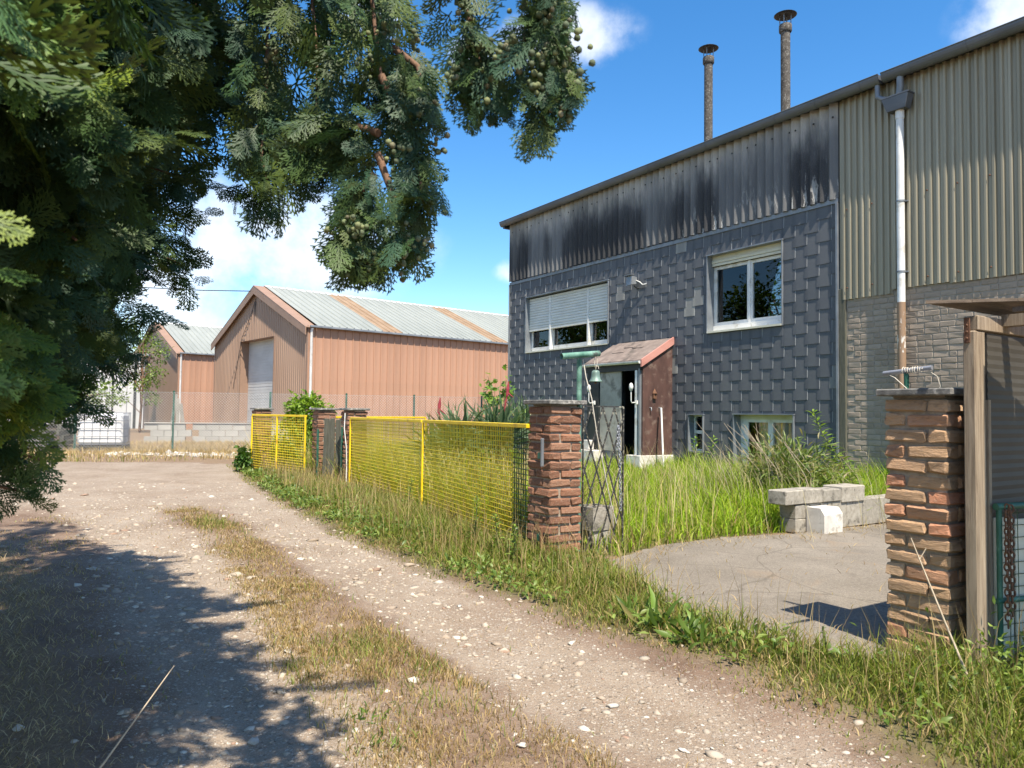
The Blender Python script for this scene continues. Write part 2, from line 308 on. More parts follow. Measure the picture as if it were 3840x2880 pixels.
def fixn(me):
    import bmesh
    bm = bmesh.new(); bm.from_mesh(me); bmesh.ops.recalc_face_normals(bm, faces=bm.faces); bm.to_mesh(me); bm.free(); return me
def ob(name, me, mat=None, parent=None, loc=(0, 0, 0), rot=(0, 0, 0)):
    o = bpy.data.objects.new(name, me); COL.objects.link(o)
    if mat is not None and not me.materials: me.materials.append(MT[mat] if isinstance(mat, str) else mat)
    o.location = loc; o.rotation_euler = rot
    if parent is not None: o.parent = parent
    return o
def tag(o, label=None, cat=None, group=None, kind=None):
    for k, v in (('label', label), ('category', cat), ('group', group), ('kind', kind)):
        if v: o[k] = v
    return o
def thing(name, label, cat, loc=(0, 0, 0), rz=0, group=None):
    o = bpy.data.objects.new(name, None); o.empty_display_size = .2; COL.objects.link(o); o.location = loc; o.rotation_euler = (0, 0, rz)
    return tag(o, label, cat, group)
def B(*a, **k): return MB().box(*a, **k)
# main directions of the place
RZ = math.radians(33.0)-math.pi/2            # house frame: x along the front to the right, y into the house
WD = np.array([math.sin(math.radians(33)), -math.cos(math.radians(33)), 0]); WN = np.array([math.cos(math.radians(33)), math.sin(math.radians(33)), 0])
ORG = np.array([-.062, 20.012, 0])
def H(t, y, z=0): return tuple(ORG + t*WD + y*WN + np.array([0, 0, z]))
def inpoly(P, poly):
    x, y = P[:, 0], P[:, 1]; r = np.zeros(len(P), bool); n = len(poly)
    for i in range(n):
        x0, y0 = poly[i]; x1, y1 = poly[(i+1) % n]
        c = ((y0 > y) != (y1 > y)) & (x < (x1-x0)*(y-y0)/((y1-y0) or 1e-9)+x0); r ^= c
    return r
def segdist(P, line):
    d = np.full(len(P), 1e9)
    for a, b in zip(line[:-1], line[1:]):
        a = np.array(a); b = np.array(b); ab = b-a; u = np.clip(((P-a)@ab)/(ab@ab), 0, 1); q = a+u[:, None]*ab; d = np.minimum(d, np.hypot(*(P-q).T))
    return d
def smooth(e0, e1, x):
    t = np.clip((x-e0)/(e1-e0), 0, 1); return t*t*(3-2*t)
# ================================================================ GROUND
def vnoise(P, scale, seed=0):
    r = np.random.default_rng(seed); T = r.random((64, 64)); q = P*scale; i = np.floor(q).astype(int); f = q-i; f = f*f*(3-2*f)
    g = lambda a, b: T[(i[:, 0]+a) % 64, (i[:, 1]+b) % 64]
    return (g(0, 0)*(1-f[:, 0])+g(1, 0)*f[:, 0])*(1-f[:, 1]) + (g(0, 1)*(1-f[:, 0])+g(1, 1)*f[:, 0])*f[:, 1]
def fbm(P, s, seed=0): return .55*vnoise(P, s, seed)+.28*vnoise(P, s*2.1, seed+1)+.17*vnoise(P, s*4.3, seed+2)
RUT_R = [(-6.3, 16.5), (-4.65, 12.38), (-2.73, 8.43), (-1.14, 5.75), (-0.08, 3.89), (0.56, 2.92), (0.92, 2.4), (1.5, 1.2), (2.2, -1)]
RUT_L = [(-9, 13), (-5.4, 9.59), (-3.28, 6.83), (-2.07, 4.91), (-1.41, 3.79), (-1.04, 3.09), (-0.73, 2.35), (-.3, 1.2), (.2, -1)]
STRIP = [(-3.93, 8.55), (-2.87, 7.02), (-2.05, 5.5), (-1.48, 4.4), (-1.09, 3.59), (-0.73, 2.96), (-0.49, 2.36), (.3, 0), (1.4, 0), (0.38, 2.4), (-0.01, 2.98), (-0.44, 3.62), (-1.08, 4.61), (-1.65, 5.62), (-2.4, 6.9), (-3.6, 8.7)]
VERGE = [(-6.2, 16.2), (-5.6, 14.9), (-4.64, 12.79), (-3.06, 9.51), (-1.68, 7.09), (-0.68, 5.49), (-0.04, 4.63), (0.34, 4.07), (0.66, 3.76), (0.85, 3.47), (0.98, 3.12), (1.17, 2.81), (1.26, 2.51), (1.7, 1.2)]
LEFT = [(-9, 10.5), (-6.2, 8.2), (-3.9, 6.17), (-2.48, 4.42), (-1.9, 3.44), (-1.45, 2.74), (-1.24, 2.44), (-.7, 1)]
ASPH = [(0.7, 5.86), (0.87, 4.84), (1.09, 4.24), (1.31, 3.9), (1.46, 3.73), (1.75, 3.52), (2.3, 3.75), (6.5, 5.0), (6.9, 9.6), (4.11, 8.18), (2.8, 7.37), (1.97, 7.07), (1.33, 6.61), (.9, 6.09)]
TRACK = VERGE + LEFT[::-1] + [(-12, 12), (-12, 15.5), (-8, 16.4)]
LEFTZ = LEFT + [(-3, 0.5), (-14, 0.5), (-14, 10.5)]
VERGEZ = VERGE + [(3.2, 1.2), (3.2, 3.4), (2.3, 3.6), (1.75, 3.52), (1.46, 3.73), (1.31, 3.9), (1.09, 4.24), (.87, 4.84), (.7, 5.86), (.35, 5.9), (.14, 6.15), (-.93, 8.55), (-2.45, 11.3), (-3.4, 12.6), (-5.1, 14.9), (-5.4, 15.6)]
LAWN = [(.2, 6.25), (.9, 6.12), (1.33, 6.64), (1.97, 7.12), (2.72, 7.5), (2.9, 7.65), (4.1, 8.4), (5.9, 9.6), (6.2, 10.36), (-.06, 20.0), (-3, 20.4), (-5.6, 16), (-5.1, 15), (-3.35, 12.65), (-2.4, 11.35), (-.88, 8.6)]
def axis(*segs):
    a = [];
    for x0, x1, st in segs: a += list(np.arange(x0, x1-1e-6, st))
    return np.array(a + [segs[-1][1]])
gx = axis((-900, -200, 100), (-200, -60, 20), (-60, -20, 5), (-20, -8, .8), (-8, 5, .075), (5, 16, .8), (16, 60, 5), (60, 200, 20), (200, 900, 100))
gy = axis((-300, -60, 40), (-60, -10, 5), (-10, 1, .8), (1, 13, .075), (13, 20, .25), (20, 60, 2.5), (60, 200, 20), (200, 1800, 200))
GX, GY = np.meshgrid(gx, gy); GP = np.stack([GX.ravel(), GY.ravel()], 1)
def zones(P):
    dr = segdist(P, RUT_R); dl = segdist(P, RUT_L); tr = inpoly(P, TRACK); st = inpoly(P, STRIP)
    j = fbm(P, 1.6, 3)-.5
    ds = np.where(st, 0, segdist(P, STRIP+STRIP[:1]))
    far = smooth(7.5, 9.5, P[:, 1])
    rut = np.maximum(smooth(.62, .18, dr+j*.35), smooth(.70, .2, dl+j*.35)); rut = np.maximum(rut, far*.85)
    rut *= np.where(tr, 1, smooth(.25, 0, segdist(P, VERGE)))
    strip = smooth(.12, -.02, ds+(fbm(P, 5, 9)-.5)*.3)*np.where(st, 1, .8)
    green = np.where(inpoly(P, VERGEZ), smooth(0, .35, segdist(P, VERGE)+j*.3), 0.0)
    green = np.maximum(green, inpoly(P, LAWN)*1.0)
    straw = np.maximum(1.3*inpoly(P, LEFTZ)*smooth(0, .3, segdist(P, LEFT)+j*.3), strip*(.35+.5*fbm(P, 2.4, 77)))
    out = ~(tr | inpoly(P, VERGEZ) | inpoly(P, LAWN) | inpoly(P, LEFTZ))
    straw = np.where(out, .8, straw)
    return rut, green, straw, strip
rut, green, straw, strip = zones(GP)
asd = segdist(GP, ASPH+ASPH[:1]); ina = inpoly(GP, ASPH)
gz = (fbm(GP, 1.1, 5)-.5)*.05 + (fbm(GP, 6, 8)-.5)*.018 - rut*.022*(1-smooth(8, 10, GP[:, 1])) + strip*.015
gz = gz*smooth(60, 20, np.hypot(GP[:, 0], GP[:, 1]))
gz = np.where(ina, -.035, gz); gz = np.where(~ina & (asd < .12), np.minimum(gz, .0), gz)
def hgt(P): return (fbm(P, 1.1, 5)-.5)*.05
nx, ny = len(gx), len(gy); I = (np.arange(ny-1)[:, None]*nx+np.arange(nx-1)[None]).ravel()
gme = fastmesh('ground', np.column_stack([GP, gz]), [np.stack([I, I+1, I+nx+1, I+nx], 1)], np.stack([rut, green, straw], 1), True)
t = NT('gravel_and_soil'); zc = t.n('ShaderNodeSeparateColor'); t.t.links.new(t.attr('col'), zc.inputs[0])
r_, g_, b_ = zc.outputs[0], zc.outputs[1], zc.outputs[2]
dirt = t.ramp(t.noise(2.2, 8, .68), [(.3, (.125, .078, .052)), (.5, (.20, .138, .098)), (.72, (.27, .205, .15))])
grav = t.ramp(t.noise(1.3, 8, .7), [(.28, (.20, .145, .10)), (.5, (.295, .235, .175)), (.72, (.375, .315, .25))])
def chips(scale, keep, rad, st=(1, 1, 1)):
    v = t.n('ShaderNodeTexVoronoi'); t.t.links.new(t.vec('Object', st), v.inputs['Vector']); v.inputs['Scale'].default_value = scale
    c = t.n('ShaderNodeSeparateColor'); t.t.links.new(v.outputs['Color'], c.inputs[0])
    return t.math('MULTIPLY', t.rng(c.outputs[0], keep, keep+.02), t.rng(v.outputs['Distance'], rad, rad*.75)), c.outputs[1]
c1, k1 = chips(42, .55, .42); c2, k2 = chips(95, .5, .45); c3, k3 = chips(230, .45, .5)
rutn = t.rng(t.math('ADD', r_, t.math('MULTIPLY', t.math('SUBTRACT', t.noise(2.6, 7, .72, stretch=(1, .5, 1)), .5), 1.5)), .2, 1.0)
base = t.mix(rutn, dirt, grav)
stcol = t.ramp(k1, [(0, (.20, .16, .12)), (.5, (.36, .31, .25)), (1, (.48, .44, .38))])
stcol2 = t.ramp(k2, [(0, (.17, .12, .085)), (.5, (.34, .29, .235)), (1, (.48, .44, .385))])
amt = t.math('ADD', t.math('MULTIPLY', r_, .75), .22)
base = t.mix(t.math('MULTIPLY', c3, t.math('MULTIPLY', amt, .7)), base, t.ramp(k3, [(0, (.12, .085, .06)), (.5, (.36, .32, .27)), (1, (.52, .49, .45))]))
base = t.mix(t.math('MULTIPLY', c2, amt), base, stcol2)
base = t.mix(t.math('MULTIPLY', c1, amt), base, stcol)
strawc = t.ramp(t.noise(90, 5, .7, stretch=(1, .35, 1), dist=2), [(.3, (.14, .09, .055)), (.55, (.27, .195, .12)), (.75, (.40, .32, .21))])
base = t.mix(t.math('MULTIPLY', t.rng(t.math('ADD', t.math('MULTIPLY', b_, .8), t.math('MULTIPLY', t.math('SUBTRACT', t.noise(7, 5, .6), .5), .8)), .35, .75), .85), base, strawc)
soil = t.ramp(t.noise(14, 5, .65), [(.3, (.065, .06, .025)), (.6, (.13, .125, .045)), (.8, (.20, .17, .08))])
base = t.mix(t.math('MULTIPLY', g_, .9), base, soil)
t.bump(t.math('ADD', t.math('MULTIPLY', t.math('ADD', c1, c2), .6), t.math('ADD', t.noise(60, 6, .7), t.math('MULTIPLY', c3, .3))), .7, .012)
gm = t.done(base, .95, 0, .2)
tag(ob('ground', gme, gm), 'gravel track, soil and dry grass ground', None, None, 'structure')
# asphalt forecourt
n = len(ASPH); am = MB(); APN = []
for i in range(n):                       # ragged edge
    a = np.array(ASPH[i]); b = np.array(ASPH[(i+1) % n]); k = max(1, int(np.linalg.norm(b-a)/.09))
    for q in range(k):
        p = a+(b-a)*q/k; APN.append(tuple(p+rng.normal(0, .018, 2)))
am.extrude(APN[::-1] if False else APN, -.03, .012, 'z')
t = NT('old_asphalt'); c = t.ramp(t.noise(1.1, 7, .65), [(.3, (.17, .15, .122)), (.55, (.225, .20, .165)), (.75, (.28, .25, .205))])
c = t.mix(t.rng(t.voro(75), .12, .42, .6, 0), c, (.36, .335, .29)); c = t.mix(t.rng(t.noise(55, 6, .75), .5, .68, 0, .65), c, (.085, .078, .068))
c = t.mix(t.rng(t.noise(.9, 5, .7, dist=1), .56, .66, 0, .55), c, (.26, .20, .14))
crk = t.n('ShaderNodeTexVoronoi', feature='DISTANCE_TO_EDGE'); wv2 = t.n('ShaderNodeVectorMath', operation='ADD'); t.t.links.new(t.vec('Object'), wv2.inputs[0]); nz = t.n('ShaderNodeTexNoise'); nz.inputs['Scale'].default_value = 3.0; nz.inputs['Detail'].default_value = 6; t.t.links.new(nz.outputs['Color'], wv2.inputs[1]); t.t.links.new(wv2.outputs[0], crk.inputs['Vector']); crk.inputs['Scale'].default_value = .75
c = t.mix(t.rng(crk.outputs['Distance'], .002, .009, .45, 0), c, (.085, .075, .06)); c = t.mix(t.rng(t.noise(1.7, 7, .75, dist=.6), .55, .64, 0, .5), c, (.14, .125, .105))
t.bump(t.noise(90, 6, .75), .8, .010); tag(ob('asphalt_forecourt', fixn(am.mesh('asphalt')), t.done(c, .95, 0, .2)), 'worn grey asphalt between the gate pillars', None, None, 'structure')
# ================================================================ HOUSE
house = thing('house', 'two-storey house clad in dark slates under weathered corrugated sheets', 'house', tuple(ORG), RZ)
def slab_holes(x0, x1, z0, z1, holes, y0, y1):
    xs = sorted({x0, x1, *[h[0] for h in holes], *[h[1] for h in holes]}); zs = sorted({z0, z1, *[h[2] for h in holes], *[h[3] for h in holes]}); m = MB()
    for zi in range(len(zs)-1):
        run = None
        for xi in range(len(xs)-1):
            cx_, cz_ = (xs[xi]+xs[xi+1])/2, (zs[zi]+zs[zi+1])/2
            solid = not any(h[0] < cx_ < h[1] and h[2] < cz_ < h[3] for h in holes)
            if solid: run = (run[0], xs[xi+1]) if run else (xs[xi], xs[xi+1])
            if run and (not solid or xi == len(xs)-2): m.box(run[0], run[1], y0, y1, zs[zi], zs[zi+1]); run = None
    return m
WIN = {'a': (.79, 4.06, 2.72, 4.165), 'b': (6.96, 8.64, 2.72, 4.205), 'c': (6.495, 6.86, .46, 1.175), 'd': (7.60, 8.86, .10, 1.19)}
DOOR = (5.05, 5.75, .05, 2.05)
slate_wall = slab_holes(0, 9.69, -.1, 4.70, list(WIN.values())+[DOOR], .012, .26).build('slate_wall', 'dark_paint', house)
MB().box(0, 9.7, .012, .26, 4.70, 6.25).build('upper_wall', 'interior', house)
MB().box(0, .25, .27, 8, -.1, 6.25).box(.25, 16, 7.75, 8, -.1, 6.25).box(15.75, 16, .27, 7.75, -.1, 6.25).box(.25, 15.75, .27, 7.75, 2.25, 2.35).box(.25, 15.75, .27, 7.75, 5.3, 5.4).box(9.5, 9.69, .27, 7.75, -.1, 5.3).build('inner_walls', 'interior', house)
# slates: open slating, rows .185 apart, slates .30 wide every .454, alternate rows offset
def cut(r, holes):
    """rect minus holes, as rects"""
    out_ = [r]
    for h in holes:
        nxt = []
        for (a, b, c, d) in out_:
            if b <= h[0] or a >= h[1] or d <= h[2] or c >= h[3]: nxt.append((a, b, c, d)); continue
            if a < h[0]: nxt.append((a, h[0], c, d))
            if b > h[1]: nxt.append((h[1], b, c, d))
            if c < h[2]: nxt.append((max(a, h[0]), min(b, h[1]), c, h[2]))
            if d > h[3]: nxt.append((max(a, h[0]), min(b, h[1]), h[3], d))
        out_ = nxt
    return [q for q in out_ if q[1]-q[0] > .03 and q[3]-q[2] > .03]
holes = [(w[0]-.01, w[1]+.01, w[2]-.01, w[3]+.01) for w in WIN.values()] + [(4.62, 6.0, 0, 2.4)]
sl = []
PX, PZ, SW, SH = .454, .185, .283, .435
for i in range(25):
    zb = .14+i*PZ; off = (i % 2)*PX/2
    for j in range(-1, 23):
        xc = .13+off+j*PX; a, b = max(0, xc-SW/2), min(9.66, xc+SW/2)
        if b-a < .04 or zb > 4.55: continue
        pcs = cut((a, b, max(zb, .02), min(zb+SH, 4.64)), holes)
        if pcs: sl.append((xc, zb, pcs))
sl.sort(key=lambda s: -s[0])
def slatebits(pcs, zb, m, ox=0, oz=0, tilt=.0):
    for (a, b, c, d) in pcs:
        y = lambda z: -.004-.0135*(1-(z-zb)/SH); th = .007
        y0, y1 = y(c), y(d); j = tilt
        k = min(.014, (b-a)*.2); e = .006
        vs = [(a-ox, y0, c-oz+j), (b-ox-k, y0, c-oz-j), (b-ox-k, y1, d-oz), (a-ox, y1, d-oz), (a-ox, y0+th, c-oz+j), (b-ox, y0+th+e*.3, c-oz-j), (b-ox, y1+th, d-oz), (a-ox, y1+th, d-oz)]
        m.add(vs, [(0, 1, 2, 3), (7, 6, 5, 4), (0, 4, 5, 1), (1, 5, 6, 2), (2, 6, 7, 3), (3, 7, 4, 0)])
full = []
for k in range(5):
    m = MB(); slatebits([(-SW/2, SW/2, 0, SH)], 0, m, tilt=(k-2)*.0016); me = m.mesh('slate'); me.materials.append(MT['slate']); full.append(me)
rest = MB(); nsl = 0; SHUE = {}
for xc, zb, pcs in sl:
    if nsl < 300:
        whole = len(pcs) == 1 and abs(pcs[0][1]-pcs[0][0]-SW) < 1e-6 and abs(pcs[0][3]-pcs[0][2]-SH) < 1e-6
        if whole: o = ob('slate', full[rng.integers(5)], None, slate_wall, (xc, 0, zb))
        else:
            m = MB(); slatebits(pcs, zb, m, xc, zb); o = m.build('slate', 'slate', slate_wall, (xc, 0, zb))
        nsl += 1
    else: slatebits(pcs, zb, rest, tilt=rng.normal(0, .0016))
# slates past the first 300: one part, each slate its own shade
t = NT('slate_fibre_cement_far'); ar = t.n('ShaderNodeNewGeometry').outputs['Random Per Island']
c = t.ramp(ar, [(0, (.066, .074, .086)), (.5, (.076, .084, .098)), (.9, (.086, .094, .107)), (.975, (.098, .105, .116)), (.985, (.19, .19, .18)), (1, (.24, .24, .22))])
c = t.mix(t.rng(t.noise(4, 6, .65, stretch=(1, 1, .5)), .45, .8, 0, .4), c, (.12, .125, .13)); MT['slate_far'] = t.done(c, .62, 0, .35)
ro = tag(rest.build('slates', 'slate_far', slate_wall), kind='stuff'); ro.data.materials.append(MT['slate_edge_sunlit']); ro.data.polygons.foreach_set('material_index', [1 if i % 6 == 3 else 0 for i in range(len(ro.data.polygons))])
MB().box(-.02, 9.70, -.030, .012, 4.60, 4.672).build('flashing', 'zinc', house)
MB().box(9.665, 9.70, -.05, .01, .0, 4.62).box(-.03, .0, -.045, .02, .0, 4.62).build('corner_trim', 'zinc', house)
MB().box(9.705, 9.815, -.03, .02, -.05, 3.2, bev=.004).build('corner_board', 'timber_dark', house)
# windows
def wparts(key, tr=.045, rec=.16):
    x0, x1, z0, z1 = WIN[key]
    s = MB().box(x0-.012, x0+.006, -tr, rec, z0, z1).box(x1-.006, x1+.012, -tr, rec, z0, z1).box(x0-.02, x1+.02, -tr-.006, rec, z1-.006, z1+.014)
    w = s.build('window', 'zinc', house); return w, x0, x1, z0, z1, rec
def pane(w, x0, x1, z0, z1, y, fr=.045, mat='white_pvc'):
    f = MB().box(x0, x0+fr, y, y+.06, z0, z1).box(x1-fr, x1, y, y+.06, z0, z1).box(x0+fr, x1-fr, y, y+.06, z0, z0+fr).box(x0+fr, x1-fr, y, y+.06, z1-fr, z1); f.build('sash', mat, w)
    MB().box(x0+fr, x1-fr, y+.028, y+.036, z0+fr, z1-fr).build('pane', 'glass', w)
def curtain(w, x0, x1, z0, z1, y, mat='curtain', amp=.03, wl=.09, taper=0):
    m = MB(); n = max(6, int((x1-x0)/wl*6)); vs = []
    for i in range(n+1):
        u = i/n; yy = y+amp*math.sin(u*(x1-x0)/wl*2*math.pi)+.3*amp*math.sin(u*37)
        for zi in range(5):
            v = zi/4; xx = x0+u*(x1-x0); xm = (x0+x1)/2; xx = xm+(xx-xm)*(1-taper*math.sin(v*math.pi*.9)); vs.append((xx, yy, z0+v*(z1-z0)))
    for zt in (0, .004):
        pass
    fs = [(i*5+k, (i+1)*5+k, (i+1)*5+k+1, i*5+k+1) for i in range(n) for k in range(4)]
    m.add(vs, fs, True); o = m.build('curtain', mat, w); sm = o.modifiers.new('thick', 'SOLIDIFY'); sm.thickness = .003; return o
w, x0, x1, z0, z1, rc = wparts('a')
MB().box(x0+.006, x1-.006, -.05, rc, z0, z0+.03).build('sill', 'cream', w)
xs_ = [x0+.006, x0+.93, x1-.83, x1-.006]
for a, b in zip(xs_[:-1], xs_[1:]): pane(w, a, b, z0+.10, z1-.02, rc-.01)
for xm in xs_[1:3]: MB().box(xm-.03, xm+.03, rc-.10, rc-.012, z0+.03, z1-.05).build('mullion', 'white_pvc', w)
MB().box(x0+.006, x1-.006, rc-.005, rc+.06, z0+.03, z0+.10).build('frame_rail', 'white_pvc', w)
for k in range(13):
    za = z1-.03-.066*(k+1)
    m = MB(); m.extrude([(rc-.075, za), (rc-.090, za+.012), (rc-.090, za+.052), (rc-.075, za+.064), (rc-.065, za+.064), (rc-.065, za)], x0+.012, x1-.012, 'x'); ob('shutter_slat', fixn(m.mesh('slat')), 'shutter', w)
curtain(w, x0+.15, x0+.55, z0+.1, z1, rc+.09); curtain(w, xs_[1]+.12, xs_[1]+1.0, z0+.05, z1, rc+.09, 'curtain_lace'); curtain(w, xs_[2]-.55, xs_[2]-.08, z0+.05, z1, rc+.09, 'curtain_lace')
w, x0, x1, z0, z1, rc = wparts('b')
MB().box(x0+.006, x1-.006, -.055, rc, z0, z0+.035).build('sill', 'cream', w)
xm = (x0+x1)/2+.01; pane(w, x0+.006, xm, z0+.15, z1-.2, rc-.01, .06); pane(w, xm, x1-.006, z0+.15, z1-.2, rc-.01, .06)
MB().box(xm-.025, xm+.025, rc-.03, rc-.012, z0+.15, z1-.2).build('mullion', 'white_pvc', w)
MB().box(x0+.006, x1-.006, rc-.03, rc+.06, z0+.035, z0+.15).build('frame_rail', 'white_pvc', w)
MB().box(x0+.006, x1-.006, rc-.06, rc+.06, z1-.09, z1-.006).build('shutter_box', 'cream', w)
for k in range(2): MB().box(x0+.012, x1-.012, rc-.085+.01*k, rc-.062, z1-.145-.055*k, z1-.095-.055*k, bev=.006).build('shutter_slat', 'cream', w)
curtain(w, x0+.28, x0+.62, z0+.12, z1-.1, rc+.10, 'curtain', .03, .08, .45)
w, x0, x1, z0, z1, rc = wparts('c', .05)
MB().box(x0, x1, -.05, rc, z0-.012, z0+.02).build('sill', 'zinc', w); pane(w, x0+.006, x1-.006, z0+.02, z0+.38, rc-.05, .03); pane(w, x0+.006, x1-.006, z0+.38, z1-.006, rc-.05, .03); curtain(w, x0+.03, x1-.03, z0+.05, z1, rc+.04)
w, x0, x1, z0, z1, rc = wparts('d', .05)
xm = x0+.66; MB().box(x0+.006, x1-.006, rc-.02, rc+.05, z1-.09, z1-.006).build('frame_rail', 'cream', w); pane(w, x0+.12, xm, z0+.02, z1-.09, rc-.01, .05); pane(w, xm, x1-.006, z0+.02, z1-.09, rc-.01, .05); MB().box(x0+.006, x0+.12, rc-.01, rc+.05, z0, z1-.09).build('frame_post', 'white_pvc', w)
curtain(w, x0+.15, x1-.03, z0+.05, z1-.08, rc+.08, 'curtain', .02, .10)
# corrugated fibre-cement sheets
def corr(x0, x1, z0, z1, yf, th=.006, n=8, waves=None, pitch=.177, ztop=None):
    N = max(2, int(round((x1-x0)/pitch*n))); m = MB(); vs = []
    for i in range(N+1):
        x = x0+(x1-x0)*i/N; y = yf(x); zt = ztop(x) if ztop else z1; zb_ = z0(x) if callable(z0) else z0
        vs += [(x, y, zb_), (x, y, zt), (x, y+th, zb_), (x, y+th, zt)]
    fs = []
    for i in range(N):
        a, b = i*4, i*4+4; fs += [(a, b, b+1, a+1), (a+2, a+3, b+3, b+2), (a, a+2, b+2, b), (a+1, b+1, b+3, a+3)]
    fs += [(0, 1, 3, 2), (N*4, N*4+2, N*4+3, N*4+1)]
    return m.add(vs, fs)
x = .03; k = 0
while x < 9.65:
    xe = min(x+.885, 9.70); xx0 = x
    m = corr(x, xe+.02 if xe < 9.69 else xe, 4.675+rng.uniform(-.012, .012), 6.24, lambda q: -.046-.030*math.sin(2*math.pi*q/.177)-.008*math.sin(4*math.pi*q/.177)-.006*(k % 2), pitch=.177)
    o = ob('corrugated_sheet', m.mesh('corrugated_sheet'), 'eternit', house); x = xe; k += 1
    for q in (x-.75, x-.4, x-.05): MB().lathe([(0, -.0), (.016, 0), (.016, .008), (.0, .02)], (0, 0, 0), 8).build('bolt_cap', 'dark_paint', o, (q, -.075, 6.0), (math.pi/2, 0, 0))
# ribbed metal sheets over brick
x = 9.72
def ribf(q):
    u = (q % .105)/.105
    return .008-.034*np.clip(u/.14, 0, 1)*np.clip((.60-u)/.16, 0, 1)
k = 0
while x < 15.9:
    xe = min(x+.84, 15.95)
    o = corr(x, xe+.015, 3.06+(.02 if k == 1 else 0)+(-.04 if k == 0 else 0), 6.24, lambda q: float(ribf(q))-.012-.004*(k % 2), .003, 20, pitch=.105).build('ribbed_sheet', 'ribbed', house); x = xe; k += 1
    if x < 13:
        for zz in (3.2, 4.45): 
            for q in (x-.7, x-.28): MB().lathe([(.014, 0), (.014, .006), (.0, .012)], (0, 0, 0), 8).build('bolt_cap', 'rust', o, (q, -.04, zz), (math.pi/2, 0, 0))
# painted brick wall below
bw = MB().box(9.70, 15.9, .012, .26, -.1, 3.5).build('brick_wall', 'mortar_paint', house)
MB().box(9.70, 15.9, .02, .26, 3.51, 6.24).build('backing_wall', 'interior', house)
def brickmesh(l, b, h, seed, jit=.004, bev=.006):
    r = random.Random(seed); V, F = bevbox(l, b, h, bev); V = [(x+r.gauss(0, jit), y+r.gauss(0, jit), z+r.gauss(0, jit*.7)) for x, y, z in V]
    me = bpy.data.meshes.new('brick'); me.from_pydata(V, [], F); me.update(); return fixn(me)
hb = [brickmesh(.207, .05, .074, s, .0022, .006) for s in range(6)]; hb2 = [brickmesh(.097, .05, .074, 50+s, .0022, .006) for s in range(3)]
for me in hb+hb2: me.materials.append(MT['brick_paint'])
nb = 0
for i in range(34):
    z = .12+i*.0865
    if z > 3.1: break
    if z < .25: continue
    x = 9.83-(.11 if i % 2 else 0)+rng.uniform(-.01, .01)
    while x < (10.75 if z < 1.55 else 11.75 if z < 2.45 else 12.75):
        header = rng.random() < .16
        l = .11 if header else .22
        if x > 9.80 and nb < 300:
            me = hb2[rng.integers(3)] if header else hb[rng.integers(6)]
            ob('brick', me, None, bw, (x+l/2, .0295+rng.uniform(-.002, .002), z+.043), (0, 0, rng.normal(0, .006))); nb += 1
        x += l
print('bricks', nb, 'slates', len(sl))
# roof, gutter, chimneys
m = MB()
def roofz(x, y): return 6.33+(y+.12)*.19+.03*math.sin(2*math.pi*x/.177)
N = int(16.4/.177*5); vs = []
for i in range(N+1):
    x = -.22+16.4*i/N
    for y in (-.13, 4.1): vs += [(x, y, roofz(x, y)), (x, y, roofz(x, y)-.03)]
fs = []
for i in range(N): a, b = i*4, i*4+4; fs += [(a, b, b+2, a+2), (a+1, a+3, b+3, b+1), (a, a+1, b+1, b)]
m.add(vs, fs)
roof = m.build('roof', 'roof_moss', house)
m = MB(); m.extrude([(4.12, 7.1), (8.2, 6.3), (8.2, 6.27), (4.1, 7.07)], -.2, 16.1, 'x'); ob('roof_back', fixn(m.mesh('roof_back')), 'roof_moss', house)
for k in range(60):
    q = rng.uniform(3, 13); r = rng.uniform(.02, .045); z = roofz(q, -.1)
    V, F = bevbox(r*2, r*2, r*1.3, r*.5); MB().add([(a+rng.normal(0, r*.15), b, c) for a, b, c in V], F).build('moss_clump', 'roof_moss', roof, (q, -.10+rng.uniform(0, .1), z+r*.4))
def gutter(x0, x1):
    m = MB(); pr = [];
    for k in range(11): a = math.pi*(k/10); pr.append((-.170-.090*math.cos(a), 6.325-.125*math.sin(a)))
    pi = [(y*1.0+(.006 if y < -.170 else -.006), z+.006) for y, z in pr][::-1]
    m.extrude(pr+pi, x0, x1, 'x'); m.tube([(x0, -.262, 6.327), (x1, -.262, 6.327)], .009, 6)
    m.extrude(pr, x0, x0+.006, 'x'); m.extrude(pr, x1-.006, x1, 'x')
    me = fixn(m.mesh('gutter')); return ob('gutter', me, 'zinc_dark', house)
g1 = gutter(-.22, 10.52); g2 = gutter(10.56, 16.2)
q = .05
while q < 12.6:
    par = g1 if q < 10.5 else g2
    m = MB(); pr = []
    for k in range(11): a = math.pi*(k/10); pr.append((-.170-.095*math.cos(a), 6.325-.130*math.sin(a)))
    pi = [(y*1.0, z+.01) for y, z in pr][::-1]
    m.extrude(pr+pi, q, q+.022, 'x'); ob('gutter_bracket', fixn(m.mesh('gutter_bracket')), 'zinc_dark', par); q += .78
MB().box(-.12, -.04, -.2, .1, 6.14, 6.25).box(-.16, 16, -.07, .02, 6.24, 6.30).build('eaves_board', 'dark_paint', house)
hp = MB(); hp.add([(10.55, -.22, 5.92), (10.95, -.22, 5.92), (10.95, -.055, 5.92), (10.55, -.055, 5.92), (10.62, -.2, 5.72), (10.9, -.2, 5.72), (10.9, -.06, 5.72), (10.62, -.06, 5.72)], [(0, 1, 2, 3), (7, 6, 5, 4), (0, 4, 5, 1), (1, 5, 6, 2), (2, 6, 7, 3), (3, 7, 4, 0)])
hp.box(10.54, 10.96, -.225, -.052, 5.925, 5.945); hp = ob('rain_hopper', fixn(hp.mesh('rain_hopper')), 'zinc_dark', house)
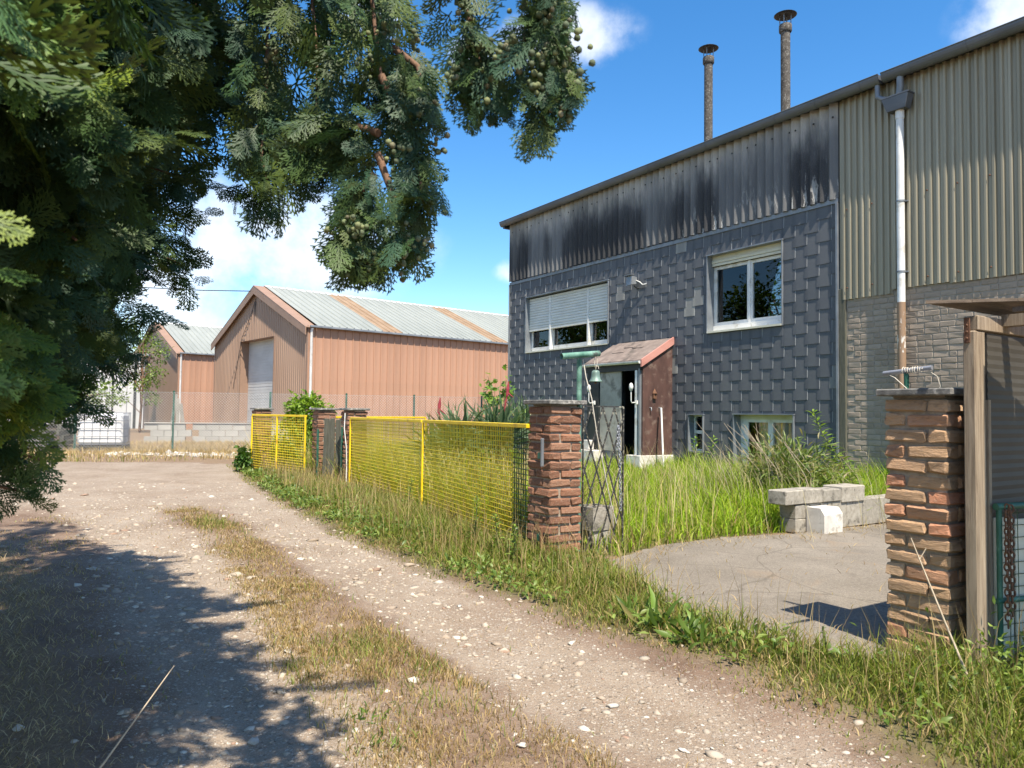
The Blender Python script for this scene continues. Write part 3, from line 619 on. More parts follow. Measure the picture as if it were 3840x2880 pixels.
MB().tube([(10.80, -.15, 6.21), (10.80, -.15, 6.06), (10.77, -.13, 5.94)], .05, 12).tube([(10.45, -.15, 6.21), (10.45, -.15, 6.03), (10.52, -.14, 5.97), (10.60, -.13, 5.945)], .04, 12).build('outlet_pipe', 'zinc', hp)
dp = MB().tube([(10.76, -.095, 5.74), (10.76, -.095, 5.60)], .062, 16).tube([(10.76, -.095, 5.72), (10.76, -.095, 2.86)], .055, 16).build('downpipe', 'white_pvc', house)
t = NT('peeling_brown_pipe'); c = t.mix(t.rng(t.noise(5, 4, .6, stretch=(1, 1, .35)), .60, .63), (.27, .18, .115), (.62, .60, .56)); MT['brown_pipe'] = t.done(c, .6)
MB().tube([(10.76, -.095, 2.86), (10.76, -.095, -.05)], .057, 16).build('lower_downpipe', 'brown_pipe', dp)
for z in (4.35, 3.3): MB().tube([(10.76, -.095, z), (10.76, -.095, z+.025)], .064, 16).box(10.76, 10.85, -.07, .0, z, z+.02).build('pipe_clip', 'zinc', dp)
for (tx, ty, zt, r) in ((5.86, 1.2, 9.14, .090), (7.80, 1.2, 9.0, .090)):
    c = MB().tube([(tx, ty, 6.0), (tx, ty, zt-.42)], r, 18).build('chimney_pipe', 'chimney', house)
    MB().lathe([(r+.015, zt-.44), (r+.03, zt-.42), (r+.03, zt-.30), (r+.01, zt-.28), (.0, zt-.28)], (tx, ty, 0), 18).build('pipe_collar', 'chimney', c)
    MB().lathe([(0, zt-.02), (.10, zt-.04), (.215, zt-.10), (.20, zt-.11), (0, zt-.06)], (tx, ty, 0), 18).build('chimney_cowl', 'dark_paint', c)
    for k in range(4): a = k*math.pi/2+.4; MB().tube([(tx+.1*math.cos(a), ty+.1*math.sin(a), zt-.32), (tx+.11*math.cos(a), ty+.11*math.sin(a), zt-.07)], .010, 6).build('cowl_leg', 'zinc', c)
# porch
po = MB(); po.extrude([(-.86, 2.20), (-.86, 2.235), (.0, 2.72), (.0, 2.68)], 4.28, 6.04, 'x'); po = ob('porch', fixn(po.mesh('porch')), 'felt', house); tag(po, 'lean-to porch with felt roof and brown side wall')
MB().extrude([(-.88, 2.09), (-.88, 2.235), (.0, 2.735), (.0, 2.585)], 6.041, 6.075, 'x').build('fascia', 'pink_board', po)
for o_ in (po,): pass
for a, b, yy in ((4.75, 5.1, -.45), (5.2, 5.5, -.3), (4.9, 5.2, -.25)):
    z = 2.235+(yy+.86)*.564; MB().extrude([(yy, z+.002), (yy-.04, z-.018), (yy-.045, z-.010), (yy, z+.012)], a, b, 'x').build('felt_patch', 'felt', po)
m = MB(); pr = [(-.885-.045*math.cos(math.pi*k/8), 2.205-.05*math.sin(math.pi*k/8)) for k in range(9)]; m.extrude(pr+[(-.87, 2.21), (-.90, 2.21)], 4.26, 6.03, 'x'); ob('porch_gutter', fixn(m.mesh('porch_gutter')), 'white_pvc', po)
MB().box(4.3, 6.0, -.84, -.79, 2.03, 2.15).build('lintel', 'dark_paint', po)
MB().extrude([(-.80, .36), (-.80, 2.13), (.0, 2.56), (.0, .36)], 5.99, 6.03, 'x').build('side_wall', 'brown_paint', po)
MB().extrude([(-.80, .0), (-.80, 2.13), (.0, 2.56), (.0, .0)], 4.31, 4.35, 'x').build('side_wall', 'brown_paint', po)
MB().box(5.945, 5.985, -.85, -.80, .36, 2.06).build('porch_post', 'zinc', po); MB().box(5.84, 5.90, -.84, -.79, .3, 2.03).build('porch_post', 'white_pvc', po)
MB().box(4.35, 4.72, -.83, -.79, .05, 2.03).build('door_post', 'dark_paint', po)
MB().box(4.73, 5.38, -.80, -.77, .42, 2.03).build('front_panel', 'plaster', po); MB().box(4.73, 5.38, -.79, -.76, .02, .41).build('lower_panel', 'zinc', po)
MB().box(5.66, 6.06, -.9, .0, -.05, .37, bev=.01).build('plinth', 'whitewash', po); MB().box(4.3, 4.9, -1.1, -.84, -.05, .42, bev=.01).build('plinth', 'whitewash', po)
MB().box(4.42, 4.62, -1.0, -.86, .43, .62, bev=.008).build('plinth_block', 'whitewash', po)
d_ = MB().box(5.06, 5.74, .03, .07, .06, 2.04).build('door', 'dark_paint', house)
for zz in (.7, 1.1, 1.5): MB().box(5.12, 5.68, .018, .028, zz, zz+.012).build('door_rail', 'zinc_dark', d_)
MB().tube([(5.68, .0, 1.05), (5.68, -.04, 1.05), (5.60, -.04, 1.05)], .01, 8).build('door_handle', 'galv', d_)
for tx in (4.63, 5.93):
    ln = tag(MB().box(tx-.03, tx+.03, -.90, -.86, 1.36, 1.44, bev=.005).tube([(tx, -.9, 1.40), (tx, -1.0, 1.39), (tx, -1.02, 1.43), (tx, -1.02, 1.62)], .011, 8).lathe([(0, 1.62), (.03, 1.63), (.045, 1.70), (.03, 1.76), (0, 1.78)], (tx, -1.02, 0), 10).build('wall_lantern', 'white_pvc', po))
for (yy, z) in ((-.62, 1.30), (-.38, 1.30)): MB().tube([(6.031, yy, z), (6.075, yy, z), (6.075, yy, z-.06)], .012, 6).build('coat_hook', 'zinc', po)
MB().box(6.031, 6.08, -.56, -.48, 1.48, 1.58).lathe([(.05, 0), (.0, .10)], (6.06, -.52, 1.58), 8).build('wall_bracket', 'rust', po)
# floodlight on the slates
fl = thing('floodlight', 'grey floodlight on a bracket high on the slate wall', 'floodlight', H(5.05, -.02, 3.98), RZ)
MB().add([(-.19, -.20, -.08), (.02, -.24, -.08), (.02, -.22, .12), (-.19, -.18, .14), (-.13, -.06, -.05), (.02, -.09, -.05), (.02, -.07, .09), (-.13, -.04, .10)], [(0, 1, 2, 3), (7, 6, 5, 4), (0, 4, 5, 1), (1, 5, 6, 2), (2, 6, 7, 3), (3, 7, 4, 0)]).build('lamp_housing', 'zinc', fl)
MB().box(-.2, .03, -.25, -.16, .12, .15, bev=.004).build('lamp_hood', 'zinc_dark', fl)
MB().tube([(-.05, -.10, -.08), (-.02, -.06, -.13), (0, 0, -.13)], .014, 8).build('bracket', 'dark_paint', fl)
MB().tube([(.02, -.10, .02), (.09, -.06, -.02), (.15, -.04, -.08), (.22, -.03, -.08), (.24, -.01, -.07)], .011, 8).build('cable', 'white_pvc', fl)
# ================================================================ BRICK PILLARS
def pillar_set(mat, h):
    a = [brickmesh(.202, .098, h, 100+s, .004, .009) for s in range(6)]
    for me in a: me.materials.append(MT[mat])
    return a
def pillar(name_label, corner, mat, n, pitch=.0735, bh=.058, S=.31, capo=.03, capt=.035, caprot=0):
    p = thing('brick_pillar', name_label, 'pillar', (corner[0], corner[1], 0), RZ, 'brick gate and fence pillars')
    hts = pillar_set(mat, bh)
    MB().box(-S+.016, -.016, .016, S-.016, -.05, n*pitch-.005).build('mortar_core', 'mortar', p)
    for i in range(n):
        z = i*pitch+pitch/2
        L = [(.101, .049, 0), (S-.049, .101, 1), (S-.101, S-.049, 0), (.049, S-.101, 1)]
        if i % 2: L = [(S-q[0], q[1], q[2]) for q in L]
        for (x, y, r) in L:
            ob('brick', hts[rng.integers(6)], None, p, (x-S+rng.normal(0, .0025), y+rng.normal(0, .0025), z+rng.normal(0, .0015)), (rng.normal(0, .006), rng.normal(0, .01), r*math.pi/2+math.pi*rng.integers(2)+rng.normal(0, .012)))
    c = MB().box(-S/2-.155-capo, -S/2+.155+capo, S/2-.155-capo, S/2+.155+capo, n*pitch+.012, n*pitch+.012+capt, bev=.006).build('cap_slab', 'cap', p)
    MB().box(-S+.03, -.03, .03, S-.03, n*pitch-.003, n*pitch+.012).build('mortar_bed', 'mortar', p)
    return p
PA = pillar('sandy brick pillar beside the timber post, nearest the camera', (2.045, 3.50), 'brick_tan', 17)
PG = pillar('red-brown brick pillar carrying the bell post', (.303, 5.80), 'brick_red', 17, .0715)
P3 = pillar('brick pillar at the far end of the long yellow fence', (-2.47, 11.3), 'brick_red', 16, .0725)
P3b = pillar('brick pillar left of the small wooden gate', (-3.22, 12.45), 'brick_red', 16, .0725)
P4 = pillar('farthest brick pillar with ivy at its foot', (-4.93, 14.4), 'brick_red', 16, .0725)
# green bracing pipe and hinge pins on the bell pillar
for z in (.80, .16): MB().box(-.13, -.09, -.03, .0, z, z+.05).build('hinge_block', 'green_steel', PG); 
MB().box(-.085, -.065, -.035, -.012, .74, .96, bev=.003).build('hinge_strap', 'zinc', PG); MB().box(-.085, -.065, -.035, -.012, .10, .27, bev=.003).build('hinge_strap', 'rust', PG)
# bell on its post
bl = thing('bell_post', 'green pipe T-post behind the brick pillar', 'post', (.545, 6.06, 0), RZ)
MB().tube([(0, 0, 0), (0, 0, 1.60)], .021, 14).build('post', 'green_patina', bl)
tb0 = np.array([.392, 5.93, 1.612]); tb1 = np.array([.711, 6.10, 1.652])
def loc_(o, p): q = np.array(p)-np.array(o.location); c, s = math.cos(-RZ), math.sin(-RZ); return (q[0]*c-q[1]*s, q[0]*s+q[1]*c, q[2])
m = MB(); a_, b_ = loc_(bl, tb0), loc_(bl, tb1); m.tube([a_, b_], .024, 16, False); m.tube([a_, b_], .020, 16, False)
m.build('cross_bar', 'green_patina', bl)
m = MB(); m.tube([tuple(np.array(a_)+(np.array(b_)-np.array(a_))*u+np.array([0, -.024*math.cos(u*80), .024*math.sin(u*80)])) for u in np.linspace(.2, .32, 9)], .004, 5).build('cord_wrap', 'rope', bl)
be = thing('bell', 'small verdigris bronze bell hanging from the green T-post', 'bell', (.682, 6.085, 1.43))
MB().lathe([(.0, .085), (.016, .084), (.030, .076), (.034, .060), (.036, .035), (.041, .012), (.053, -.006), (.056, -.012), (.048, -.012), (.032, .03), (0, .06)], (0, 0, 0), 24).build('bell_body', 'bell', be)
MB().tube([(0, 0, .05), (0, 0, -.01)], .004, 6).lathe([(0, -.03), (.012, -.02), (0, -.008)], (0, 0, 0), 10).build('clapper', 'rust', be)
MB().tube([(-.008, 0, .20), (-.01, 0, .14), (.0, 0, .085), (.012, .0, .14), (.008, 0, .21)], .003, 5).tube([(0, 0, .12), (.02, 0, .115), (.024, 0, .095)], .003, 5).build('hanging_cord', 'rope', be)
tag(MB().tube([(.575, 6.06, 1.60), (.60, 6.05, 1.45), (.645, 6.03, 1.28), (.69, 6.05, 1.0), (.76, 6.12, .7), (.83, 6.2, .42), (.88, 6.24, .25)], .0045, 6).build('bell_rope', 'rope', None), 'pale cord trailing from the T-post across the lattice gate', 'rope')
# lattice gate
lg = thing('lattice_gate', 'narrow black iron lattice gate standing open by the bell pillar', 'gate', (.585, 6.10, 0), RZ+math.pi/2)
GW, GH = .43, 1.22
MB().box(-.004, .004, -.006, .006, .02, GH).build('stile', 'black_iron', lg); MB().box(GW-.006, GW+.006, -.006, .006, .02, GH).build('stile', 'black_iron', lg)
MB().box(0, GW, -.004, .004, GH-.006, GH+.004).build('top_rail', 'black_iron', lg)
sl_ = 2.75; k0 = 0
for sgn in (1, -1):
    for c in np.arange(-GH/sl_-.1, GW+GH/sl_+.1, .125):
        pts = []
        x_a = c; x_b = c+sgn*GH/sl_
        u0, u1 = 0., 1.
        for lim, s_ in ((0, 1), (GW, -1)):
            fa, fb = (x_a-lim)*s_, (x_b-lim)*s_
            if fa < 0 and fb < 0: u0, u1 = 1, 0
            elif fa < 0: u0 = max(u0, fa/(fa-fb))
            elif fb < 0: u1 = min(u1, fa/(fa-fb))
        if u1-u0 < .04: continue
        xa, za, xb, zb = x_a+(x_b-x_a)*u0, GH*(1-u0), x_a+(x_b-x_a)*u1, GH*(1-u1)
        L = math.hypot(xb-xa, zb-za); ang = math.atan2(zb-za, xb-xa)
        MB().box(0, L, -.003, .003, -.0065, .0065).build('lattice_bar', 'black_iron', lg, (xa, .004*sgn, max(za, .02)), (0, -ang, 0))
def chain(name, label, pts, link, r, mat, parent=None):
    pts = [np.array(p, float) for p in pts]; m = thing(name, label, 'chain', tuple(pts[0])); acc_ = 0; i = 0
    seg = []; 
    for a, b in zip(pts[:-1], pts[1:]):
        L = np.linalg.norm(b-a); n = max(1, int(L/(link*.72)))
        for q in range(n): seg.append((a+(b-a)*(q+.5)/n, (b-a)/L))
    base = None
    for c, d in seg:
        if base is None:
            mb = MB(); P = []
            for k in range(12): a = 2*math.pi*k/12; x = .32*link*math.cos(a); z = .5*link*math.sin(a); P.append((x, 0, z))
            mb.tube(P+[P[0]], r, 5, False); base = mb.mesh('link'); base.materials.append(MT[mat])
        q = Vector(d).to_track_quat('Z', 'Y').to_euler(); o = ob('link', base, None, m, tuple(c-pts[0]))
        o.rotation_euler = (Vector(d).to_track_quat('Z', 'Y').to_matrix() @ Matrix.Rotation((i % 2)*math.pi/2+.3, 3, 'Z')).to_euler(); i += 1
    return m
chain('chain', 'grey chain hanging down the free edge of the lattice gate', [(.905, 6.30, 1.06), (.915, 6.30, .72), (.925, 6.31, .35)], .032, .0035, 'galv_dark')
chain('chain', 'short loose end of grey chain on the lattice gate', [(.895, 6.29, 1.06), (.89, 6.29, .86)], .032, .0035, 'galv_dark')
MB2 = MB().box(-.11, .11, -.10, .10, 0, .19, bev=.008); o = tag(MB2.build('concrete_block', 'concrete', None, (.70, 6.32, .0), (0, 0, RZ)), 'grey hollow concrete block lower of two behind the lattice gate', 'block')
m = MB().box(-.12, .12, -.12, -.095, 0, .19).box(-.12, .12, .095, .12, 0, .19).box(-.12, -.095, -.095, .095, 0, .19).box(.095, .12, -.095, .095, 0, .19).box(-.012, .012, -.095, .095, 0, .19)
tag(m.build('concrete_block', 'concrete', None, (.70, 6.32, .195), (0, 0, RZ+.08)), 'grey hollow concrete block on top of another behind the lattice gate', 'block')
# ================================================================ YELLOW FENCES
def rod(m, p0, p1, r):
    p0, p1 = Vector(p0), Vector(p1); d = (p1-p0).normalized(); u = d.orthogonal().normalized(); w = d.cross(u)
    vs = [p + (u*math.cos(a)+w*math.sin(a))*r for p in (p0, p1) for a in (0, 2.094, 4.189)]
    m.add(vs, [(0, 1, 4, 3), (1, 2, 5, 4), (2, 0, 3, 5)])
def fence(name, label, A, Bp, h, zb, nbay, px, pz, wire='yellow_wire', r=.0024, green=0, group='yellow mesh fences', ends=True, zslack=0):
    A = np.array(A); Bp = np.array(Bp); L = np.linalg.norm(Bp-A); f = thing(name, label, 'fence', (A[0], A[1], 0), math.atan2(Bp[1]-A[1], Bp[0]-A[0]), group)
    MB().box(0, L, -.02, .02, h-.035, h, bev=.004).build('top_rail', 'yellow', f)
    for k in range(nbay+1):
        if k == nbay and not ends: continue
        x = L*k/nbay; MB().box(x-.018, x+.018, -.024, -.0, 0, h-.036, bev=.003).build('post', 'yellow', f)
    nv = int(L/px); xg = L-green; bent = lambda x: 0.0
    mv = MB(); mg = MB()
    for i in range(1, nv):
        x = i*px+rng.normal(0, .0012); rod(mv if x < xg else mg, (x, .007, zb), (x+rng.normal(0, .003), .007, h-.03), r)
    tag(mv.build('vertical_wires', wire, f), kind='stuff')
    z = zb+.02; mh = MB()
    while z < h-.035: rod(mh, (0, -.001, z), (xg, -.001, z+rng.normal(0, .002)), r); rod(mg, (xg, .002, z), (L, .002, z), r) if green else None; z += pz
    tag(mh.build('horizontal_wires', wire, f), kind='stuff')
    if green: tag(mg.build('green_wires', 'green_wire', f), kind='stuff')
    return f
fence('yellow_fence', 'yellow mesh fence panel ending at the bell pillar', (-1.0, 8.53), (.137, 6.03), 1.07, .05, 1, .042, .042, r=.0045, green=.30, ends=False)
fence('yellow_fence', 'yellow mesh fence panel joined to the far double pillars', (-2.40, 11.2), (-1.02, 8.565), 1.07, .05, 1, .042, .042, r=.0048, ends=False)
fence('yellow_fence', 'short yellow fence left of the small wooden gate', (-4.95, 14.3), (-3.47, 12.62), 1.085, .05, 2, .07, .045, r=.0055)
fence('yellow_fence', 'yellow rail fence far back behind the long yellow fence', (-3.3, 13.6), (-1.80, 15.6), 1.065, .1, 1, .05, .05, r=.002)
# small wooden gate between the two pillars
sg = thing('wooden_gate', 'weathered paling gate ajar between two brick pillars', 'gate', (-3.02, 12.0, 0), RZ+.55)
for k in range(5): MB().box(.0+.085*k, .07+.085*k, -.012, .012, .06, 1.04-.02*(k % 2), bev=.005).build('plank', 'timber_dark', sg, (0, .01*(k % 2), 0), (0, rng.normal(0, .015), 0))
for z in (.28, .82): MB().box(.0, .42, .013, .04, z, z+.06).build('rail', 'timber_dark', sg)
for (x, y, hh, l) in ((-3.16, 12.18, .86, 'green steel angle post left of the small wooden gate'), (-2.60, 11.45, .92, 'green steel angle post right of the small wooden gate')):
    tag(MB().box(-.018, .018, -.003, .003, 0, hh).box(-.018, -.012, -.0, .034, 0, hh).build('angle_post', 'green_steel', None, (x, y, 0), (0, 0, RZ)), l, 'post')
tag(MB().tube([(-2.50, 11.22, 1.13), (-2.50, 11.19, .9), (-2.46, 11.18, .6), (-2.45, 11.17, .3), (-2.45, 11.17, .05)], .008, 6).build('cable', 'white_pvc'), 'white cable running down a brick pillar by the gate', 'cable')
# ================================================================ TIMBER LEAN-TO ON THE RIGHT
ln = thing('lean_to_shed', 'timber lean-to with post beside the sandy brick pillar', 'shed', (2.101, 3.38, 0), RZ)
MB().box(-.055, .0, .0, .093, -.05, 1.555, bev=.006).build('post', 'timber', ln)
MB().box(-.02, .006, .10, .125, -.05, 1.24).build('side_board', 'timber', ln)
MB().box(-.06, .005, .02, 2.6, 1.557, 1.625, bev=.004).build('beam', 'timber', ln)
MB().box(-.045, -.02, -.006, -.0, 1.50, 1.615, bev=.001).build('rust_plate', 'rust', ln)
for z in (1.52, 1.55, 1.58): MB().lathe([(.006, 0), (.004, .004), (0, .005)], (0, 0, 0), 6).build('bolt', 'rust', ln, (-.032, -.006, z), (math.pi/2, 0, 0))
C0 = np.array([1.80, 3.24, 1.652]); e1 = np.array([.93, .37, .085]); e2 = np.array([WN[0], WN[1], 0.])
for k in range(5):      # boards of the roof deck run back from the front edge
    q = []
    for z in (0, .014):
        for a_, b_ in ((.30*k, 0), (.30*k+.292, 0), (.30*k+.292, 2.8), (.30*k, 2.8)):
            q.append(loc_(ln, C0+e1*a_+e2*(b_+(.012*math.sin(k*5) if b_ == 0 else 0))+np.array([0, 0, z])))
    ob('roof_or_shade_board', fixn(MB().add(q, [(0, 3, 2, 1), (4, 5, 6, 7), (0, 1, 5, 4), (1, 2, 6, 5), (2, 3, 7, 6), (3, 0, 4, 7)]).mesh('roof_or_shade_board')), 'roof_timber', ln)
for k in range(3):      # unseen boards added right of view to shade the side sheeting
    q = []; f_ = np.array([.318, -.948, 0]); g_ = np.array([.948, .318, 0])
    for z in (-.03, -.008):
        for a_, b_ in ((.30*k, -.1), (.30*k+.292, -.1), (.30*k+.292, 1.2), (.30*k, 1.2)): q.append(loc_(ln, np.array([2.24, 3.19, 1.655])+g_*a_+f_*b_+np.array([0, 0, z])))
    ob('roof_or_shade_board', fixn(MB().add(q, [(0, 3, 2, 1), (4, 5, 6, 7), (0, 1, 5, 4), (1, 2, 6, 5), (2, 3, 7, 6), (3, 0, 4, 7)]).mesh('roof_or_shade_board')), 'roof_timber', ln)
for k in range(4): MB().box(.0, 1.2, .25+.6*k, .31+.6*k, 1.59, 1.645).build('rafter', 'timber', ln)
# ribbed sheeting along the side of the shed, shaded by the added boards, with shade also in its colour
for k in range(3):
    pr = []
    for i in range(80): z = -.05+1.6*i/79; pr += [(-.006 if i % 2 else -.003, z)]
    m = MB(); m.extrude(pr+[(-.03, 1.55), (-.03, -.05)], .12+.85*k, .96+.85*k, 'y'); ob('wall_panel', fixn(m.mesh('wall_panel')), 'shed_sheet', ln)
gg = thing('mesh_gate', 'green tube gate with black mesh beside the timber post', 'gate', (2.20, 3.405, 0), RZ+math.pi/2-.25)
MB().tube([(0, 0, .755), (1.0, 0, .77)], .016, 12).tube([(.0, 0, .33), (1.0, 0, .345)], .013, 12).tube([(.02, 0, .0), (.02, 0, .75)], .012, 10).build('frame', 'green_steel', gg)
m = MB()
for i in range(19): rod(m, (.05+i*.05, .012+.004*math.sin(i*2.2), .03), (.05+i*.05+rng.normal(0, .005), .012, .76), .0022)
for i in range(13): rod(m, (.03, .010, .05+i*.056), (1.0, .010, .058+i*.056), .0022)
tag(m.build('mesh_wires', 'green_wire', gg), kind='stuff')
for k in range(7): tag(MB().box(.03+k*.13, .145+k*.13, .03, .042, .0, .70-.01*(k % 2), bev=.003).build('backing_board', 'cream', gg))
chain('chain', 'rusty chain hanging from the green tube gate', [(2.245, 3.395, .765), (2.240, 3.39, .5), (2.238, 3.385, .22)], .036, .0042, 'rust')
chain('chain', 'second strand of rusty chain behind the first on the green tube gate', [(2.268, 3.405, .76), (2.266, 3.40, .5), (2.264, 3.395, .27)], .036, .0042, 'rust')
# small T of grey tube with white cord on the near pillar
tt = thing('tube_bracket', 'grey tube wound with white cord on the sandy pillar', 'bracket', (2.02, 3.82, 1.28), RZ)
MB().tube([(0, 0, 0), (0, 0, .10)], .013, 10).build('stub', 'green_steel', tt); MB().tube([(-.12, 0, .105), (.13, -.0, .125)], .012, 10).build('tube', 'galv_dark', tt)
cw = []
for k in range(60): a = k*.9; u = -.02+.11*k/60; cw.append((u, .016*math.cos(a)+rng.normal(0, .003), .117+.016*math.sin(a)+rng.normal(0, .003)))
MB().tube(cw, .0022, 4).tube([(.1, 0, .12), (.15, .01, .08), (.16, .02, .03), (.13, .0, -.01)], .0022, 4).tube([(-.1, 0, .10), (-.05, -.02, .08), (.02, -.03, .02), (.06, -.03, -.01)], .0025, 4).build('cord', 'rope', tt)
# ================================================================ BLOCK WALL AND STONES IN THE YARD
bx = thing('block_wall', 'low stacked concrete block wall holding back the lawn', 'wall', (2.83, 7.45, 0), RZ)
x_ = 0
for i, (l, z, h_, yy) in enumerate([(.22, 0, .135, 0), (.22, .137, .135, 0)]): MB().box(-.19, .0, .0+yy, l+yy, z, z+h_, bev=.006).build('block', 'concrete', bx)
y_ = .23
for i in range(7):
    l = .30+rng.uniform(-.03, .05)
    MB().box(-.19, -.002*rng.integers(0, 4), y_, y_+l-.006, 0, .28+rng.uniform(-.004, .004), bev=.006).build('block', 'concrete', bx); y_ += l
for i, (a, b) in enumerate(((-.17, .12), (.125, .42), (.425, .74), (.745, 1.16))): MB().box(-.20+.0*i, (.012 if i < 3 else .03), a, b, .283 if i < 3 else .262, .415+rng.uniform(-.006, .012) if i < 3 else .43, bev=.008).build('block', 'concrete', bx, (0, 0, 0), (0, 0, rng.normal(0, .01)))
tag(MB().box(-.16, -.02, .15, .5, .279, .292).build('steel_plate', 'rust', bx))
ks = MB(); ks.extrude([(-.10, 0), (.10, 0), (.10, .19), (.055, .255), (-.10, .255)], 0, .30, 'y'); tag(ob('kerb_stone', fixn(ks.mesh('kerb_stone')), 'whitewash', None, (3.02, 7.44, 0), (0, 0, RZ)), 'pale chamfered kerb stone standing against the block wall', 'kerb stone')
# white pole leaning by the porch
tag(MB().tube([H(6.14, -.42, 1.30), H(6.42, -.62, .0)], .018, 8).build('pole', 'white_pvc'), 'white pole leaning against the porch side wall', 'pole')
# ================================================================ CHAIN-LINK FENCE
CL = [(-13.8, 19.0, 1.66), (-11.55, 19.8, 1.66), (-9.32, 20.6, 1.672), (-6.79, 21.0, 1.678), (-4.74, 21.4, 1.676), (-2.85, 21.8, 1.671), (-.9, 22.3, 1.67)]
cf = thing('chain_link_fence', 'chain-link fence on green posts across the yard', 'fence')
for x, y, h_ in CL: MB().tube([(x, y, -.05), (x, y, h_)], .028, 10).build('post', 'green_steel', cf)
MBw = MB()
for (x0_, y0_, _), (x1_, y1_, _) in zip(CL[:-1], CL[1:]):
    L = math.hypot(x1_-x0_, y1_-y0_); ux, uy = (x1_-x0_)/L, (y1_-y0_)/L; hb_ = 1.62; n = int((L+hb_)/.075)
    for i in range(n):
        for sgn in (1, -1):
            a = i*.075-hb_; s0, z0_, s1, z1_ = a, 0.02, a+hb_, hb_+.02
            if s0 < 0: z0_ += -s0; s0 = 0
            if s1 > L: z1_ -= (s1-L); s1 = L
            if s1-s0 < .05: continue
            if sgn < 0: s0, s1 = L-s0, L-s1
            rod(MBw, (x0_+ux*s0, y0_+uy*s0-.03, z0_), (x0_+ux*s1, y0_+uy*s1-.03, z1_), .0028)
    for z in (.05, .85, 1.62): rod(MBw, (x0_, y0_-.03, z), (x1_, y1_-.03, z), .003)
tag(MBw.build('mesh_wires', 'galv', cf), kind='stuff')
def rebase(o, loc):
    for ch in o.children: ch.location = (ch.location[0]-loc[0], ch.location[1]-loc[1], ch.location[2])
    o.location = (loc[0], loc[1], 0)
rebase(cf, CL[0])
# IBC tank, pallets, block wall behind the fence
tk = thing('liquid_tank', 'white plastic tank in a steel cage behind the chain-link fence', 'tank', (-11.55, 21.2, 0), math.radians(18))
MB().box(-.56, .56, -.48, .48, .16, 1.02, bev=.06).build('tank_body', 'tank', tk)
for k in range(7): x = -.585+k*.195; MB().tube([(x, -.50, .12), (x, -.50, 1.05)], .011, 6).build('cage_upright', 'galv_dark', tk)
for k in range(6): y = -.5+k*.2; MB().tube([(.585, y, .12), (.585, y, 1.05)], .011, 6).build('cage_upright', 'galv_dark', tk)
for k in range(5): z = .16+k*.22; MB().tube([(-.6, -.515, z), (.6, -.515, z), (.6, .5, z)], .011, 6).build('cage_ring', 'galv_dark', tk)
MB().box(-.6, .6, -.5, .5, .08, .12).box(-.6, -.45, -.5, .5, 0, .08).box(-.07, .07, -.5, .5, 0, .08).box(.45, .6, -.5, .5, 0, .08).build('pallet_base', 'timber_dark', tk)
for k in range(5):
    pl = thing('pallet', 'weathered wooden pallet, %s in the stack left of the tank' % ('bottom one', 'second from the ground', 'middle one', 'fourth from the ground', 'topmost')[k], 'pallet', (-12.75+.03*(k % 2), 20.7, k*.145), .12*(k % 3), 'pallets in a stack')
    for j in range(6): MB().box(-.5, .5, -.4+j*.14, -.3+j*.14, .105, .125).build('plank', 'timber_dark', pl)
    for j in (-1, 0, 1): MB().box(j*.4-.05, j*.4+.05, -.4, .4, 0, .104).build('bearer', 'timber_dark', pl)
for i, (x0_, y0_, x1_, y1_, h_, lb) in enumerate([(-12.66, 25.8, -11.3, 26.2, .70, 'left run of pale concrete block wall behind the chain-link fence'), (-11.25, 26.4, -6.2, 28.2, .68, 'long run of pale concrete block wall below the brown warehouse')]):
    L = math.hypot(x1_-x0_, y1_-y0_); bwf = thing('low_block_wall', lb, 'wall', (x0_, y0_, 0), math.atan2(y1_-y0_, x1_-x0_), 'low block walls')
    bm_ = MB().box(-.215, .215, -.1, .1, 0, .215, bev=.006).mesh('block'); bm_.materials.append(MT['concrete_far'])
    for r in range(3):
        x = .22+(.2 if r % 2 else 0)
        while x < L: ob('block', bm_, None, bwf, (x, rng.normal(0, .006), r*.22)); x += .44
    MB().box(0, L+.1, -.13, .13, .665, .70, bev=.005).build('coping', 'concrete_far', bwf)
